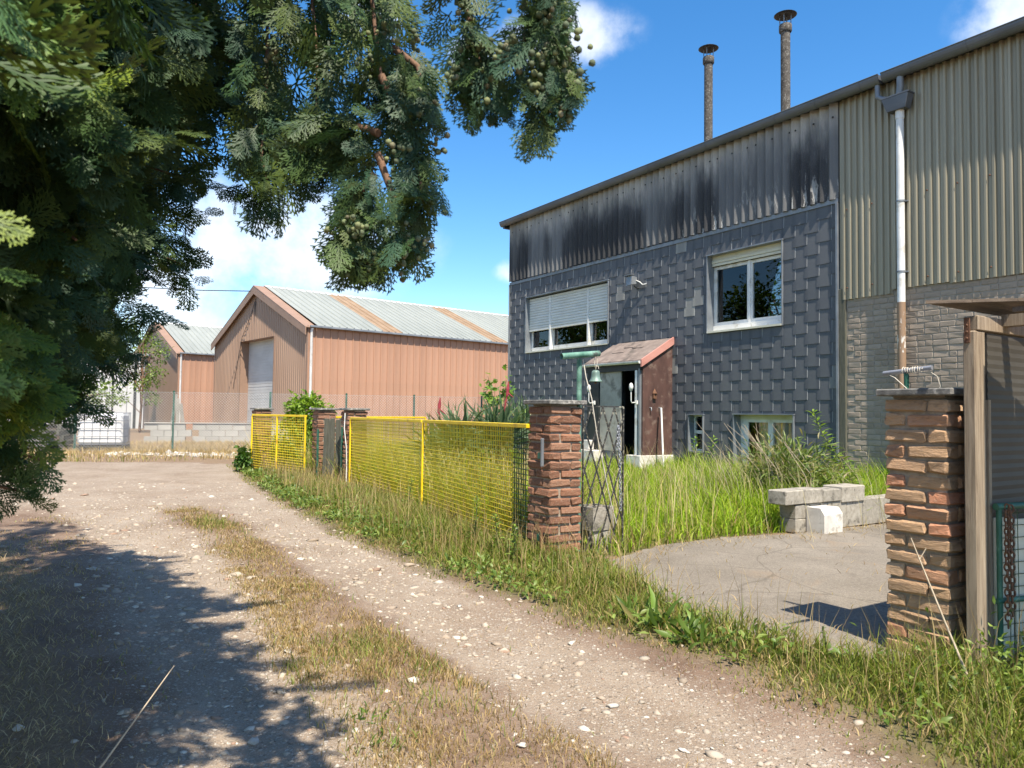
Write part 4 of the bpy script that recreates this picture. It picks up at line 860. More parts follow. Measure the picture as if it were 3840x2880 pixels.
# ================================================================ WAREHOUSES
TW = math.radians(40.1)
def warehouse(label, C, length, ribs, panels_until, strips, full=True):
    # frame: x along the long side, y along the gable to the left
    w = thing('warehouse', label, 'warehouse', (C[0], C[1], 0), TW, 'brown sheet warehouses'); EW, EH, RH = 11.0, 4.62, 6.87
    MB().box(.05, length, .02, .12, -.1, EH-.02).box(.05, length, EW-.12, EW-.02, -.1, EH-.02).box(length-.1, length, .12, EW-.12, -.1, EH-.02).build('inner_frame', 'wh_trim', w)
    # long side: one panel between each pair of ribs
    pm = MB(); pm.extrude([(0, .0), (.29, .0), (.30, -.038), (.325, -.038), (.335, .0), (.335, .02), (0, .02)], -.05, EH-.06, 'z'); pme = fixn(pm.mesh('wall_panel')); pme.materials.append(MT['wh_brown'])
    for i in range(int(length/.335)):
        if i*.335 > panels_until: break
        ob('wall_panel', pme, None, w, (i*.335, -.003, 0))
    if panels_until < length: MB().box(panels_until+.4, length, -.01, .02, -.05, EH-.06).build('wall_sheet', 'wh_brown', w)
    # gable sheets
    top = lambda y: EH+(RH-EH)*(1-abs(y-EW/2)/(EW/2))-.05
    D0, D1, DH = 3.47, 7.49, 4.43
    y = 0.0
    while y < EW-.01:
        ye = min(y+1.0, EW); ed = [y, ye]; cuts = sorted({y, ye, *[d for d in (D0, D1, EW/2) if y < d < ye]})
        for a, b in zip(cuts[:-1], cuts[1:]):
            mid = (a+b)/2; z0_ = DH if (full and D0 < mid < D1) else -.05
            N = max(2, int((b-a)/.02)); vs = []
            for i in range(N+1):
                q = a+(b-a)*i/N; u = (q % .20)/.20; x = -.004-.022*(smooth(.0, .1, u)*(1-smooth(.3, .4, u))) if full else -.01
                vs += [(float(x), q, z0_), (float(x), q, top(q)), (.03, q, z0_), (.03, q, top(q))]
            fs = []
            for i in range(N): k, l = i*4, i*4+4; fs += [(k, k+1, l+1, l), (k+2, l+2, l+3, k+3), (k, l, l+2, k+2), (k+1, k+3, l+3, l+1)]
            fs += [(0, 2, 3, 1), (N*4, N*4+1, N*4+3, N*4+2)]
            MB().add(vs, fs).build('gable_panel', 'wh_brown2', w)
        y = ye
    # corner, verge and door trim
    MB().box(-.045, .0, -.02, .10, -.05, EH).build('corner_trim', 'wh_trim', w); MB().box(-.04, .0, EW-.10, EW+.02, -.05, EH).build('corner_trim', 'wh_trim', w)
    for s in (0, 1):
        a = (-.12, EH-.10) if s == 0 else (EW+.12, EH-.10); b = (EW/2, RH-.02)
        poly = [(a[0], a[1]), (b[0], b[1]), (b[0], b[1]-.34), (a[0], a[1]-.30)]
        m = MB(); m.extrude(poly, -.20, -.16, 'x'); m.extrude([(a[0], a[1]+.03), (b[0], b[1]+.05), (b[0], b[1]), (a[0], a[1])], -.205, .30, 'x'); ob('verge_trim', fixn(m.mesh('verge_trim')), 'wh_trim', w)
    # roof panels
    sl0 = math.atan2(RH-EH, EW/2); SLN = math.hypot(RH-EH, EW/2)+.18
    rp = MB(); pr = []
    for k in range(3): b0 = k/3; pr += [(b0, 0), (b0+.26, 0), (b0+.28, .04), (b0+.31, .04), (b0+.333, 0)]
    rp.extrude(pr+[(1.0, -.02), (0, -.02)], 0, SLN, 'y'); rme = fixn(rp.mesh('roof_panel')); rme.materials.append(MT['wh_roof']); rs = rme.copy(); rs.materials.clear(); rs.materials.append(MT['wh_strip'])
    for i in range(int(length)):
        x = .32+i*1.0
        if i > panels_until+2: break
        ob('rooflight' if i in strips else 'roof_panel', rs if i in strips else rme, None, w, (x, -.17, EH+.0), (sl0, 0, 0))
    n_ = min(int(length), int(panels_until+3))
    if n_ < int(length): MB().extrude([(-.17, EH), (EW/2, RH+.05), (EW/2, RH+.02), (-.17, EH-.03)], .32+n_, length+.2, 'x').build('roof_sheet', 'wh_roof', w)
    m = MB(); m.extrude([(EW/2, RH+.03), (EW+.17, EH), (EW+.17, EH-.03), (EW/2, RH)], .3, length+.2, 'x'); ob('roof_sheet', fixn(m.mesh('roof_sheet')), 'wh_roof', w)
    MB().extrude([(EW/2-.25, RH-.02), (EW/2, RH+.10), (EW/2+.25, RH-.02), (EW/2, RH+.05)], .3, length+.2, 'x').build('ridge_cap', 'white_sheet', w)
    MB().box(.0, length, -.22, -.10, EH-.09, EH-.01, bev=.01).build('gutter', 'zinc', w)
    MB().tube([(.10, -.12, EH-.10), (.10, -.07, EH-.22), (.10, -.06, -.05)], .055, 12).build('downpipe', 'white_pvc', w)
    if full:
        R_ = .42
        dr = MB().box(R_, R_+.05, D0, D1, -.05, DH).build('shutter_door', 'wh_door', w)
        z = 0
        while z < DH-.1:
            for k in range(4): MB().box(R_-.012, R_+.002, D0+.02, D1-.02, z+.02+k*.135, z+.135+k*.135, bev=.004).build('door_rib', 'wh_door', dr)
            z += .56
        MB().box(0, R_, D1, D1+.03, -.05, DH).box(0, R_, D0-.03, D0, -.05, DH).box(0, R_, D0, D1, DH, DH+.03).build('door_reveal', 'wh_trim', w)
        MB().box(-.03, .0, D0-.12, D0-.03, -.05, DH).build('door_jamb', 'wh_trim', w)
    return w
wh1 = warehouse('brown sheet-metal warehouse with pale shutter door and white downpipe', (-8.225, 30.0), 24, 1, 11.5, (3, 9, 10) if False else (3, 9))
MB().tube([(-.06, 5.55, 6.2), (-.08, 5.62, 5.9), (-.07, 5.58, 5.5), (-.08, 5.52, 5.9), (-.06, 5.5, 6.15)], .012, 5).tube([(-.05, 5.6, 6.3), (-.05, 6.1, 5.6), (-.05, 7.2, 4.6), (-.05, 8.2, 2.2)], .012, 5).build('wall_cable', 'dark_paint', wh1)
wh2 = warehouse('second brown warehouse farther back, left of the nearer one', (-20.125, 45.0), 26, 1, 6, (5,), full=False)
tag(MB().tube([(-11.9-.765*.2, 34.1, 6.63), (-14.5, 34.6, 6.72), (-18, 35.3, 6.95), (-24, 36.5, 7.6)], .02, 6).build('overhead_cable', 'dark_paint'), 'overhead cable running left from the warehouse peak', 'cable')
wb = thing('white_shed', 'white sheet shed left of the second brown warehouse', 'shed', (-22.0, 44.2, 0), .35)
for k in range(8): MB().box(-7+k*.9, -6.12+k*.9, 0, 3, 0, 4.3, bev=.01).build('wall_panel', 'white_sheet', wb)
MB().box(-7.2, .4, -.2, 3.2, 4.31, 4.45).build('roof', 'wh_roof', wb); MB().box(-.35, -.20, -.08, -.01, 0, 4.3).build('corner_post', 'dark_paint', wb); MB().box(-1.5, -1.40, -.08, -.01, 0, 4.3).build('corner_post', 'dark_paint', wb)
for k in range(3): tag(MB().box(-.09, .09, -.012, .012, 0, 1.5+.25*k, bev=.004).build('leaning_board', 'concrete_far', None, (-17.6-.35*k, 40.2, 0), (.12, .12*(k-1), .3)), ['shortest pale board', 'middle pale board', 'tallest pale board'][k]+' leaning by the second warehouse', 'board', 'boards leaning by the warehouse')
# ================================================================ STONES ON THE TRACK
def ico(sub):
    import bmesh
    bm = bmesh.new(); bmesh.ops.create_icosphere(bm, subdivisions=sub, radius=1); V = np.array([v.co[:] for v in bm.verts]); F = np.array([[v.index for v in f.verts] for f in bm.faces]); bm.free(); return V, F
def groundz(P):
    r, g, s, st = zones(P)
    return (fbm(P, 1.1, 5)-.5)*.05 + (fbm(P, 6, 8)-.5)*.018 - r*.022*(1-smooth(8, 10, P[:, 1])) + st*.015
def scatter_stones(P, size, zz, colr, sub=1, flat=.5):
    V, F = ico(sub); n = len(P); k = len(V)
    S = size[:, None]*np.stack([rng.uniform(.75, 1.35, n), rng.uniform(.6, 1.1, n), rng.uniform(.28, .6, n)*flat/.5], 1)
    jit = 1+rng.normal(0, .26, (n, k, 1)); A = rng.uniform(0, 2*np.pi, n); c, s = np.cos(A)[:, None], np.sin(A)[:, None]
    W = V[None]*jit*S[:, None]; X = W[..., 0]*c-W[..., 1]*s; Y = W[..., 0]*s+W[..., 1]*c; Z = W[..., 2]+rng.normal(0, .12, (n, 1))*X
    O = np.stack([X+P[:, :1], Y+P[:, 1:2], Z+zz[:, None]], -1).reshape(-1, 3)
    FF = (F[None]+(np.arange(n)*k)[:, None, None]).reshape(-1, 3)
    return O, FF, np.repeat(colr, k, 0)
def samp(poly, n, lim=None):
    a = np.array(poly); lo, hi = a.min(0), a.max(0)
    if lim: lo = np.maximum(lo, lim[0]); hi = np.minimum(hi, lim[1])
    out_ = []; tot = 0
    while tot < n:
        P = rng.uniform(lo, hi, (n*2, 2)); P = P[inpoly(P, poly)]; out_.append(P); tot += len(P)
    return np.concatenate(out_)[:n]
NS = 26000
Y_ = 2.2*np.exp(rng.random(NS)*np.log(12/2.2)); X_ = rng.uniform(-.72, .55, NS)*Y_*1.05; P = np.stack([X_, Y_], 1)
P = P[inpoly(P, TRACK) | inpoly(P, LEFTZ) | (segdist(P, VERGE) < .2)]
r, g, s, st = zones(P); keep = rng.random(len(P)) < np.clip(.10+.9*r-.25*st+.15*(fbm(P, 2.5, 21) > .52), .06, 1)*np.where(inpoly(P, LEFTZ), .35, 1); P = P[keep]
size = np.clip(np.exp(rng.normal(np.log(.0048), .68, len(P))), .0022, .030)*np.clip(P[:, 1]/3.4, .9, 1.8)
wv_ = rng.random((len(P), 1)); colr = np.where(wv_ < .55, np.array([[.38, .33, .265]]), np.where(wv_ < .85, np.array([[.32, .26, .20]]), np.where(wv_ < .96, np.array([[.52, .48, .41]]), np.array([[.27, .18, .13]]))))*rng.uniform(.8, 1.2, (len(P), 1))
V, F, C = scatter_stones(P, size, groundz(P)-size*.06, colr, 1)
tag(ob('gravel', fastmesh('gravel', V, [F], C, False), 'stones'), 'pale loose gravel lying along the wheel tracks', 'gravel', None, 'stuff')
# larger stones one can tell apart
big = [(-.55, 2.75, 'pale stone at the left foot of the dry grass strip'), (-.40, 3.2, 'pale stone on the dry grass strip near its middle'), (.05, 2.62, 'white stone lowest on the dry grass strip'), (.42, 3.05, 'cream stone in the right wheel track'), (-.9, 2.7, 'flat stone in the shaded left wheel track'), (.62, 2.66, 'pale stone near the lower end of the right wheel track'), (-.3, 4.55, 'stone at the right edge of the grass strip, farther up the track'), (-1.05, 3.6, 'pale stone at the edge of the tree shadow')]
for i, (x, y, lb) in enumerate(big):
    P1 = np.array([[x, y]]); sz = np.array([rng.uniform(.014, .022)]); V, F, C = scatter_stones(P1*0, sz, np.array([0.]), np.array([[.52, .49, .44]])*rng.uniform(.8, 1.15), 2, .55)
    tag(ob('stone', fastmesh('stone', V, [F], C), 'stones', None, (x, y, float(groundz(P1)[0])+.004)), lb, 'stone', 'large stones on the track')
# ================================================================ GRASS
def blades(P, h, w, bend, c0, c1, z0, lean=None):
    n = len(P); a = rng.uniform(0, 2*np.pi, n); b = rng.uniform(0, 2*np.pi, n) if lean is None else lean+rng.normal(0, .8, n)
    wx, wy = np.cos(a)*w/2, np.sin(a)*w/2; dx, dy = np.cos(b)*bend*h, np.sin(b)*bend*h
    hz = h*np.sqrt(np.clip(1-(bend*.85)**2, .08, 1))
    V = np.zeros((n, 5, 3)); x, y = P[:, 0], P[:, 1]
    V[:, 0] = np.stack([x-wx, y-wy, z0], 1); V[:, 1] = np.stack([x+wx, y+wy, z0], 1)
    mx_, my_, mz = x+dx*.32, y+dy*.32, z0+hz*.62
    V[:, 2] = np.stack([mx_+wx*.8, my_+wy*.8, mz], 1); V[:, 3] = np.stack([mx_-wx*.8, my_-wy*.8, mz], 1); V[:, 4] = np.stack([x+dx, y+dy, z0+hz], 1)
    I = np.arange(n)*5; Q = np.stack([I, I+1, I+2, I+3], 1); T = np.stack([I+3, I+2, I+4], 1)
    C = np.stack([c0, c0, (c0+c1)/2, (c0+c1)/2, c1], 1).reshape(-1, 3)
    return V.reshape(-1, 3), Q, T, C
def grass(name, label, sets, kind='stuff', mat='grass', cat='grass'):
    Vs, Qs, Ts, Cs = [], [], [], []; o = 0
    for V, Q, T, C in sets: Vs.append(V); Qs.append(Q+o); Ts.append(T+o); Cs.append(C); o += len(V)
    me = fastmesh(name, np.concatenate(Vs), [np.concatenate(Qs), np.concatenate(Ts)], np.concatenate(Cs))
    return tag(ob(name, me, mat), label, cat, None, kind)
def pal(n, cols, wts, jit=.18):
    i = rng.choice(len(cols), n, p=np.array(wts)/sum(wts)); c = np.array(cols)[i]; return np.clip(c*rng.normal(1, jit, (n, 1)), .01, .9)
GREEN = [(.13, .19, .028), (.18, .235, .04), (.215, .25, .06), (.09, .14, .025)]; DRY = [(.38, .28, .13), (.30, .21, .095), (.45, .35, .18), (.24, .16, .08)]; YG = [(.22, .23, .06), (.28, .25, .08), (.17, .19, .05)]
# verge along the fence and track
n = 78000; P = samp(VERGEZ, n, ((-6.3, 1.6), (3.2, 16)))
dep = np.clip(P[:, 1], 2, 16); P = P[rng.random(len(P)) < np.clip(9.0/dep**1.15, .25, 1)]
dv = segdist(P, VERGE); clump = fbm(P, 3.2, 31); P = P[rng.random(len(P)) < np.clip(.25+1.1*smooth(.0, .5, dv)+(clump-.5)*1.6, .1, 1)]
dv = segdist(P, VERGE); clump = fbm(P, 3.2, 31); n = len(P)
h = (.03+.135*smooth(.05, .8, dv)*(.35+1.3*clump))*rng.uniform(.45, 1.35, n); gr = np.clip(smooth(.02, .6, dv)+(fbm(P, 1.7, 44)-.5)*1.5, 0, 1)
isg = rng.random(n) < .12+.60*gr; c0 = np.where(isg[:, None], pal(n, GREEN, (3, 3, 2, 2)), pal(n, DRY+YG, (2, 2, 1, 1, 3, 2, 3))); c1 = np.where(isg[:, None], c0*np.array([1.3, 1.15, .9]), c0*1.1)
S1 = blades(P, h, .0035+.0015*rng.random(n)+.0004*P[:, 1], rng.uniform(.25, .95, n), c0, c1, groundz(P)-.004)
# taller seed stalks in the verge
P = samp(VERGEZ, 2600, ((-6.3, 2.2), (3.2, 15))); P = P[segdist(P, VERGE) > .35]; n = len(P); c0 = pal(n, DRY, (2, 1, 3, 1)); S2 = blades(P, rng.uniform(.2, .48, n), .0022+.0003*P[:, 1], rng.uniform(.05, .45, n), c0, c0*1.15, groundz(P))
grass('verge_grass', 'mixed green and drying grass along the fence and track edge', [S1, S2])
# lawn in the yard
n = 120000; P = samp(LAWN, n); d_h = (P-ORG[:2])@WN[:2]; d_f = segdist(P, [(.14, 6.1), (-.93, 8.55), (-2.45, 11.3), (-5, 15)])
P = P[rng.random(len(P)) < np.clip(7.5/P[:, 1]**.9, .3, 1)]; n = len(P)
d_f = segdist(P, [(.14, 6.1), (-.93, 8.55), (-2.45, 11.3), (-5, 15)]); wall_d = -((P-ORG[:2])@WN[:2]); da = segdist(P, ASPH+ASPH[:1])
cl = fbm(P, 1.5, 61); tall = smooth(3.2, 1.2, d_f)*(P[:, 0] < .6); hum = smooth(1.5, .3, np.hypot((P[:, 0]-3.2)/1.3, (P[:, 1]-9.3)/1.4))
h = (.06+.24*np.clip(cl*1.8-.45, 0, 1)+.10*smooth(0, .8, da)+.40*tall*cl+.16*smooth(1.1, .3, wall_d)*(P[:, 0] > 2.6)+.22*hum)*rng.uniform(.55, 1.3, n)
dryp = np.clip(.05+.66*tall+.6*(fbm(P, .9, 71)-.5)+.35*smooth(.5, .0, da), .05, .8); isd = rng.random(n) < dryp
LG = [(.235, .375, .020), (.29, .42, .03), (.18, .29, .02), (.33, .39, .045)]
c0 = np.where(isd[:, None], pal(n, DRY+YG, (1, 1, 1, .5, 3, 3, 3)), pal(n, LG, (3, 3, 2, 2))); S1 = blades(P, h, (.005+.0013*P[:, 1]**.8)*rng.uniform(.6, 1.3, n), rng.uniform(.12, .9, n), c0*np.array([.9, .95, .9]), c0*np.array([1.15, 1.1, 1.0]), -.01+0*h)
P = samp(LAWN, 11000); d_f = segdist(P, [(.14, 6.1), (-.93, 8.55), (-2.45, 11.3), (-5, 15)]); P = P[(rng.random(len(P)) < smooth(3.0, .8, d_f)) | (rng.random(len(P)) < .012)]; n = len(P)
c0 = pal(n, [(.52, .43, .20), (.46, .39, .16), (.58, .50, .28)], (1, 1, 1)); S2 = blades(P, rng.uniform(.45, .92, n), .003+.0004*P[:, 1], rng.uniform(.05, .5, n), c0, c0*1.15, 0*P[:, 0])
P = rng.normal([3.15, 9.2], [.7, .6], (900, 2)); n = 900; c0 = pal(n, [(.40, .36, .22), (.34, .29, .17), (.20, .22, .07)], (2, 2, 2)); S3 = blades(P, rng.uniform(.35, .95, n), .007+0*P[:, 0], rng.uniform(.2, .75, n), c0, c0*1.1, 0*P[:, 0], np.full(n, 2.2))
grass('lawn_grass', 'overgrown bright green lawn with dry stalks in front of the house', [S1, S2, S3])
# dry grass strip between the wheel tracks
n = 60000; P = samp(STRIP, n, ((-4.2, 2.2), (1.2, 9))); P = P+rng.normal(0, .05, P.shape); P = P[rng.random(len(P)) < np.clip(3.2/P[:, 1], .3, 1)*np.clip(.30+3.0*(fbm(P, 3.0, 81)-.42), .22, 1)]; n = len(P); gz_ = fbm(P, 1.3, 91)
isg = rng.random(n) < np.clip(.05+1.3*(gz_-.55), .04, .6); c0 = np.where(isg[:, None], pal(n, GREEN+YG, (1, 2, 2, 1, 2, 1, 2)), pal(n, DRY, (3, 3, 2, 2))); h = (.014+.034*rng.random(n)**1.6)*np.where(isg, 1.6, 1)*(.5+.9*gz_)
S1 = blades(P, h, .0026+.0004*P[:, 1], rng.uniform(.2, .95, n), c0, c0*1.12, groundz(P)-.002)
# bits of dry grass on the track itself
P = samp(TRACK, 16000, ((-5, 2.2), (1.4, 9))); r, g, s, st = zones(P); P = P[rng.random(len(P)) < (1-.9*r)*.7*(fbm(P, 2.2, 15) > .42)]; n = len(P); c0 = pal(n, DRY+GREEN, (3, 3, 2, 2, .3, .3, .3, .3)); S2 = blades(P, rng.uniform(.012, .045, n), .0024+.0004*P[:, 1], rng.uniform(.4, .95, n), c0, c0*1.1, groundz(P)-.002)
grass('track_grass', 'short dry grass growing between the wheel tracks', [S1, S2])
# matted straw on the left
LZ = [(-.9, 1.6), (-1.24, 2.44), (-1.45, 2.74), (-1.9, 3.44), (-2.48, 4.42), (-3.9, 6.17), (-6.2, 8.2), (-8, 8), (-5.5, 3), (-2.2, 1.4)]
n = 40000; P = samp(LZ, n)+rng.normal(0, .06, (n, 2)); P = P[rng.random(len(P)) < np.clip(3.0/P[:, 1], .3, 1)]; n = len(P); c0 = pal(n, [(.42, .33, .20), (.35, .265, .16), (.50, .41, .27), (.27, .20, .12)], (3, 3, 2, 3)); dl = segdist(P, LEFT); S1 = blades(P, (.03+.06*smooth(0, .9, dl))*rng.uniform(.5, 1.7, n), .0024+.0003*P[:, 1], rng.uniform(.88, 1.0, n), c0, c0*1.1, groundz(P)+.004*rng.random(n))
P = samp(LZ, 12000); P = P[(segdist(P, LEFT) > .9) & (rng.random(len(P)) < .35)]; n = len(P); c0 = pal(n, GREEN+DRY, (1, 1, 1, 1, 2, 2, 2, 1)); S2 = blades(P, rng.uniform(.08, .30, n), .004+.0004*P[:, 1], rng.uniform(.1, .6, n), c0*.8, c0, groundz(P))
grass('left_grass', 'matted straw and rank grass under the cypress', [S1, S2])
# dry grass beyond the track, up to the block walls
FARZ = [(-13, 14.8), (-8.2, 16.3), (-6.6, 17.4), (-5.6, 16.4), (-3.2, 20.2), (-1, 22), (-3, 25), (-6, 27.4), (-13, 25.5), (-20, 24), (-20, 15)]
n = 46000; P = samp(FARZ, n); P = P[rng.random(n) < np.clip(.15+1.9*(fbm(P, .7, 13)-.3), .1, 1)]; n = len(P); gg_ = smooth(18.5, 16.0, P[:, 1])*.55; isg = rng.random(n) < gg_*fbm(P, .8, 5)*1.6; c0 = np.where(isg[:, None], pal(n, YG+GREEN, (3, 2, 3, 1, 1, 1, 1)), pal(n, [(.46, .34, .17), (.38, .27, .13), (.52, .41, .24)], (2, 2, 2)))
grass('far_grass', 'straw-coloured dry grass beyond the track', [blades(P, rng.uniform(.05, .20, n), .014+0*P[:, 0], rng.uniform(.2, .8, n), c0, c0*1.08, 0*P[:, 0]-.02)])
P = np.concatenate([rng.normal([-8.4, 19.0], [1.0, .3], (500, 2)), rng.normal([-5.9, 18.9], [.9, .35], (600, 2)), rng.normal([-12, 17.3], [1, .3], (60, 2))]); sz = np.clip(np.exp(rng.normal(np.log(.035), .5, len(P))), .015, .14); colr = np.array([[.52, .49, .44]])*rng.uniform(.6, 1.2, (len(P), 1)); V, F, C = scatter_stones(P, sz, sz*.2, colr, 1)
tag(ob('rubble', fastmesh('rubble', V, [F], C), 'stones'), 'pale rubble heaped along the foot of the chain-link fence', 'rubble', None, 'stuff')
P = samp(ASPH, 5200, ((.6, 3.4), (4.6, 8.3))); ea = segdist(P, ASPH+ASPH[:1]); P = P[rng.random(len(P)) < .035+.9*smooth(.55, .0, ea)]; n = len(P); c0 = pal(n, DRY, (3, 2, 2, 2)); grass('litter', 'dry grass litter strewn over the asphalt edges', [blades(P, rng.uniform(.03, .10, n), .005+0*P[:, 0], rng.uniform(.97, 1.0, n), c0, c0, .014+0*P[:, 0])], cat='litter')
# ================================================================ PLANTS
def leaves(P, D, L, W, cols, fold=.25, up=None):
    """one pointed folded leaf at each P pointing along D"""
    n = len(P); D = D/np.linalg.norm(D, axis=1, keepdims=True); U = rng.normal(0, 1, (n, 3)) if up is None else np.tile(up, (n, 1))+rng.normal(0, .35, (n, 3)); S = np.cross(D, U); S /= np.linalg.norm(S, axis=1, keepdims=True)+1e-9; N = np.cross(S, D)
    L = np.broadcast_to(L, n)[:, None]; W = np.broadcast_to(W, n)[:, None]
    a = P; m1 = P+D*L*.4; t = P+D*L-N*L*.15; l = m1+S*W*.5+N*W*fold; r_ = m1-S*W*.5+N*W*fold; l2 = P+D*L*.72+S*W*.34+N*W*fold*.4; r2 = P+D*L*.72-S*W*.34+N*W*fold*.4; m2 = P+D*L*.72
    V = np.stack([a, l, l2, t, r2, r_, m1, m2], 1).reshape(-1, 3); I = np.arange(n)*8
    T = np.concatenate([np.stack([I, I+6, I+1], 1), np.stack([I, I+5, I+6], 1), np.stack([I+7, I+3, I+2], 1), np.stack([I+7, I+4, I+3], 1)]); Q = np.concatenate([np.stack([I+1, I+6, I+7, I+2], 1), np.stack([I+6, I+5, I+4, I+7], 1)])
    return V, Q, T, np.repeat(cols, 8, 0)
def addleaves(name, sets, parent, mat='leaf'):
    Vs, Qs, Ts, Cs = [], [], [], []; o = 0
    for V, Q, T, C in sets: Vs.append(V); Qs.append(Q+o); Ts.append(T+o); Cs.append(C); o += len(V)
    return ob(name, fastmesh(name, np.concatenate(Vs), [np.concatenate(Qs), np.concatenate(Ts)], np.concatenate(Cs)), mat, parent)
def rdir(n, upb=0.0):
    d = rng.normal(0, 1, (n, 3)); d[:, 2] += upb; return d/np.linalg.norm(d, axis=1, keepdims=True)
MT['stem'] = simple('plant_stem', (.10, .13, .04), (.16, .17, .06), 10, .8, bump=0); MT['drystem'] = simple('dry_stem', (.34, .28, .20), (.46, .39, .29), 20, .9, bump=0)
def bush(name, label, c, rad, n, L, W, cols, cat='bush', stems=5, group=None, shell=.75):
    t_ = thing(name, label, cat, (c[0], c[1], 0), 0, group); u = rdir(n); rr = rng.uniform(shell, 1.05, (n, 1))*(1+.18*np.sin(u[:, :1]*7+u[:, 1:2]*5)); lump = rng.normal(0, .10, (n, 3))
    P = u*rr*np.array(rad)+lump*np.array(rad)+np.array([0, 0, c[2]]); m = MB()
    for k in range(stems): e = P[rng.integers(n)]; m.tube([(rng.normal(0, .05), rng.normal(0, .05), 0), (e[0]*.35, e[1]*.35, e[2]*.55), tuple(e*.97)], [.02, .013, .005], 6)
    m.build('stem', 'stem', t_); D = u+rng.normal(0, .6, (n, 3)); D[:, 2] -= .15; ad = addleaves('foliage', [leaves(P, D, L*rng.uniform(.6, 1.25, n), W*rng.uniform(.7, 1.2, n), pal(n, cols, [1]*len(cols), .15), up=(0, 0, 1))], t_); tag(ad, kind='stuff'); return t_
bush('laurel_bush', 'bright green leafy bush above the short yellow fence', (-4.05, 14.75, 1.02), (.42, .40, .42), 1700, .12, .055, [(.17, .27, .03), (.24, .36, .05), (.12, .20, .025)], shell=.55)
bush('ivy', 'dark ivy clump at the foot of the farthest pillar', (-5.06, 14.15, .22), (.14, .16, .24), 500, .07, .06, [(.05, .11, .02), (.08, .16, .03)], 'ivy', 3, shell=.3)
bush('garden_shrub', 'dense dark shrub filling the short yellow fence', (-4.0, 14.0, .5), (.55, .5, .5), 900, .10, .045, [(.13, .22, .03), (.19, .28, .05), (.08, .15, .02)], shell=.3)
# yucca clump behind the fence
yu = thing('yucca', 'clump of sword-leaved yucca behind the yellow fence', 'yucca', (-.62, 10.6, 0)); sets = []
for (cx_, cy_, cz_, n, L) in ((-.1, 0, .72, 130, .62), (.45, .1, .75, 170, .72), (.85, .5, .78, 120, .7), (-.5, .4, .62, 80, .55)):
    d = rdir(n, .75); sets.append(leaves(np.tile([cx_, cy_, cz_], (n, 1))+rng.normal(0, .05, (n, 3)), d, L*rng.uniform(.7, 1.1, n), .045, pal(n, [(.075, .13, .07), (.11, .17, .09), (.15, .21, .11), (.24, .22, .12)], (3, 3, 2, .6)), .15))
addleaves('leaves', sets, yu)
for (cx_, cy_, cz_) in ((-.1, 0, .72), (.45, .1, .75), (.85, .5, .78), (-.5, .4, .62)): MB().tube([(cx_, cy_, 0), (cx_, cy_, cz_)], .06, 8).build('trunk', 'bark', yu)
MT['redflower'] = simple('crimson_bud', (.22, .02, .035), (.32, .05, .06), 20, .6, bump=.2)
for (a, b, h_) in ((-.42, .05, 1.37), (.55, .25, 1.62)): MB().tube([(a*.8, b, .8), (a, b, h_-.2)], .012, 6).tube([(a, b, h_-.22), (a+.01, b, h_-.1), (a+.02, b, h_)], [.02, .024, .006], 7).tube([(a, b, h_-.16), (a+.10, b, h_-.24)], [.015, .006], 6).build('flower_spike', 'redflower', yu)
# maple sapling at the house corner
mp = thing('maple_sapling', 'young maple with lobed leaves at the left house corner', 'sapling', (-.20, 14.4, 0)); m = MB(); tips = []
for k in range(9):
    a = rng.uniform(0, 6.28); e = np.array([.42*math.cos(a)*rng.uniform(.2, 1.1)-.08, .36*math.sin(a), rng.uniform(1.05, 2.0)]); m.tube([(0, 0, 0), (e[0]*.3, e[1]*.3, e[2]*.6), tuple(e)], [.018, .010, .004], 6); tips.append(e)
m.build('stem', 'stem', mp)
lob = [(0, 0), (.18, .10), (.50, .42), (.42, .10), (.62, .20), (.78, .30), (.80, .12), (1.0, 0)]; lob = np.array(lob+[(x, -y) for x, y in lob[-2:0:-1]]); lob[:, 1] *= 1.15
nl = 230; P = np.array(tips)[rng.integers(0, 9, nl)]*rng.uniform(.78, 1.03, (nl, 1))+rng.normal(0, .085, (nl, 3)); D = rdir(nl, -.3); U = np.tile([0, 0, 1.], (nl, 1))+rng.normal(0, .5, (nl, 3)); S = np.cross(D, U); S /= np.linalg.norm(S, axis=1, keepdims=True); L = rng.uniform(.09, .16, nl)
V = (P[:, None]+D[:, None]*lob[None, :, :1]*L[:, None, None]+S[:, None]*lob[None, :, 1:]*L[:, None, None]); k = len(lob); ctr = P+D*L[:, None]*.45; V = np.concatenate([V, ctr[:, None]], 1).reshape(-1, 3); I = np.arange(nl)*(k+1)
T = np.concatenate([np.stack([I+i, I+(i+1) % k, I+k], 1) for i in range(k)]); me = fastmesh('leaves', V, [T], np.repeat(pal(nl, [(.10, .19, .03), (.14, .25, .04), (.19, .30, .06)], (1, 1, 1)), k+1, 0)); ob('leaves', me, 'leaf', mp)
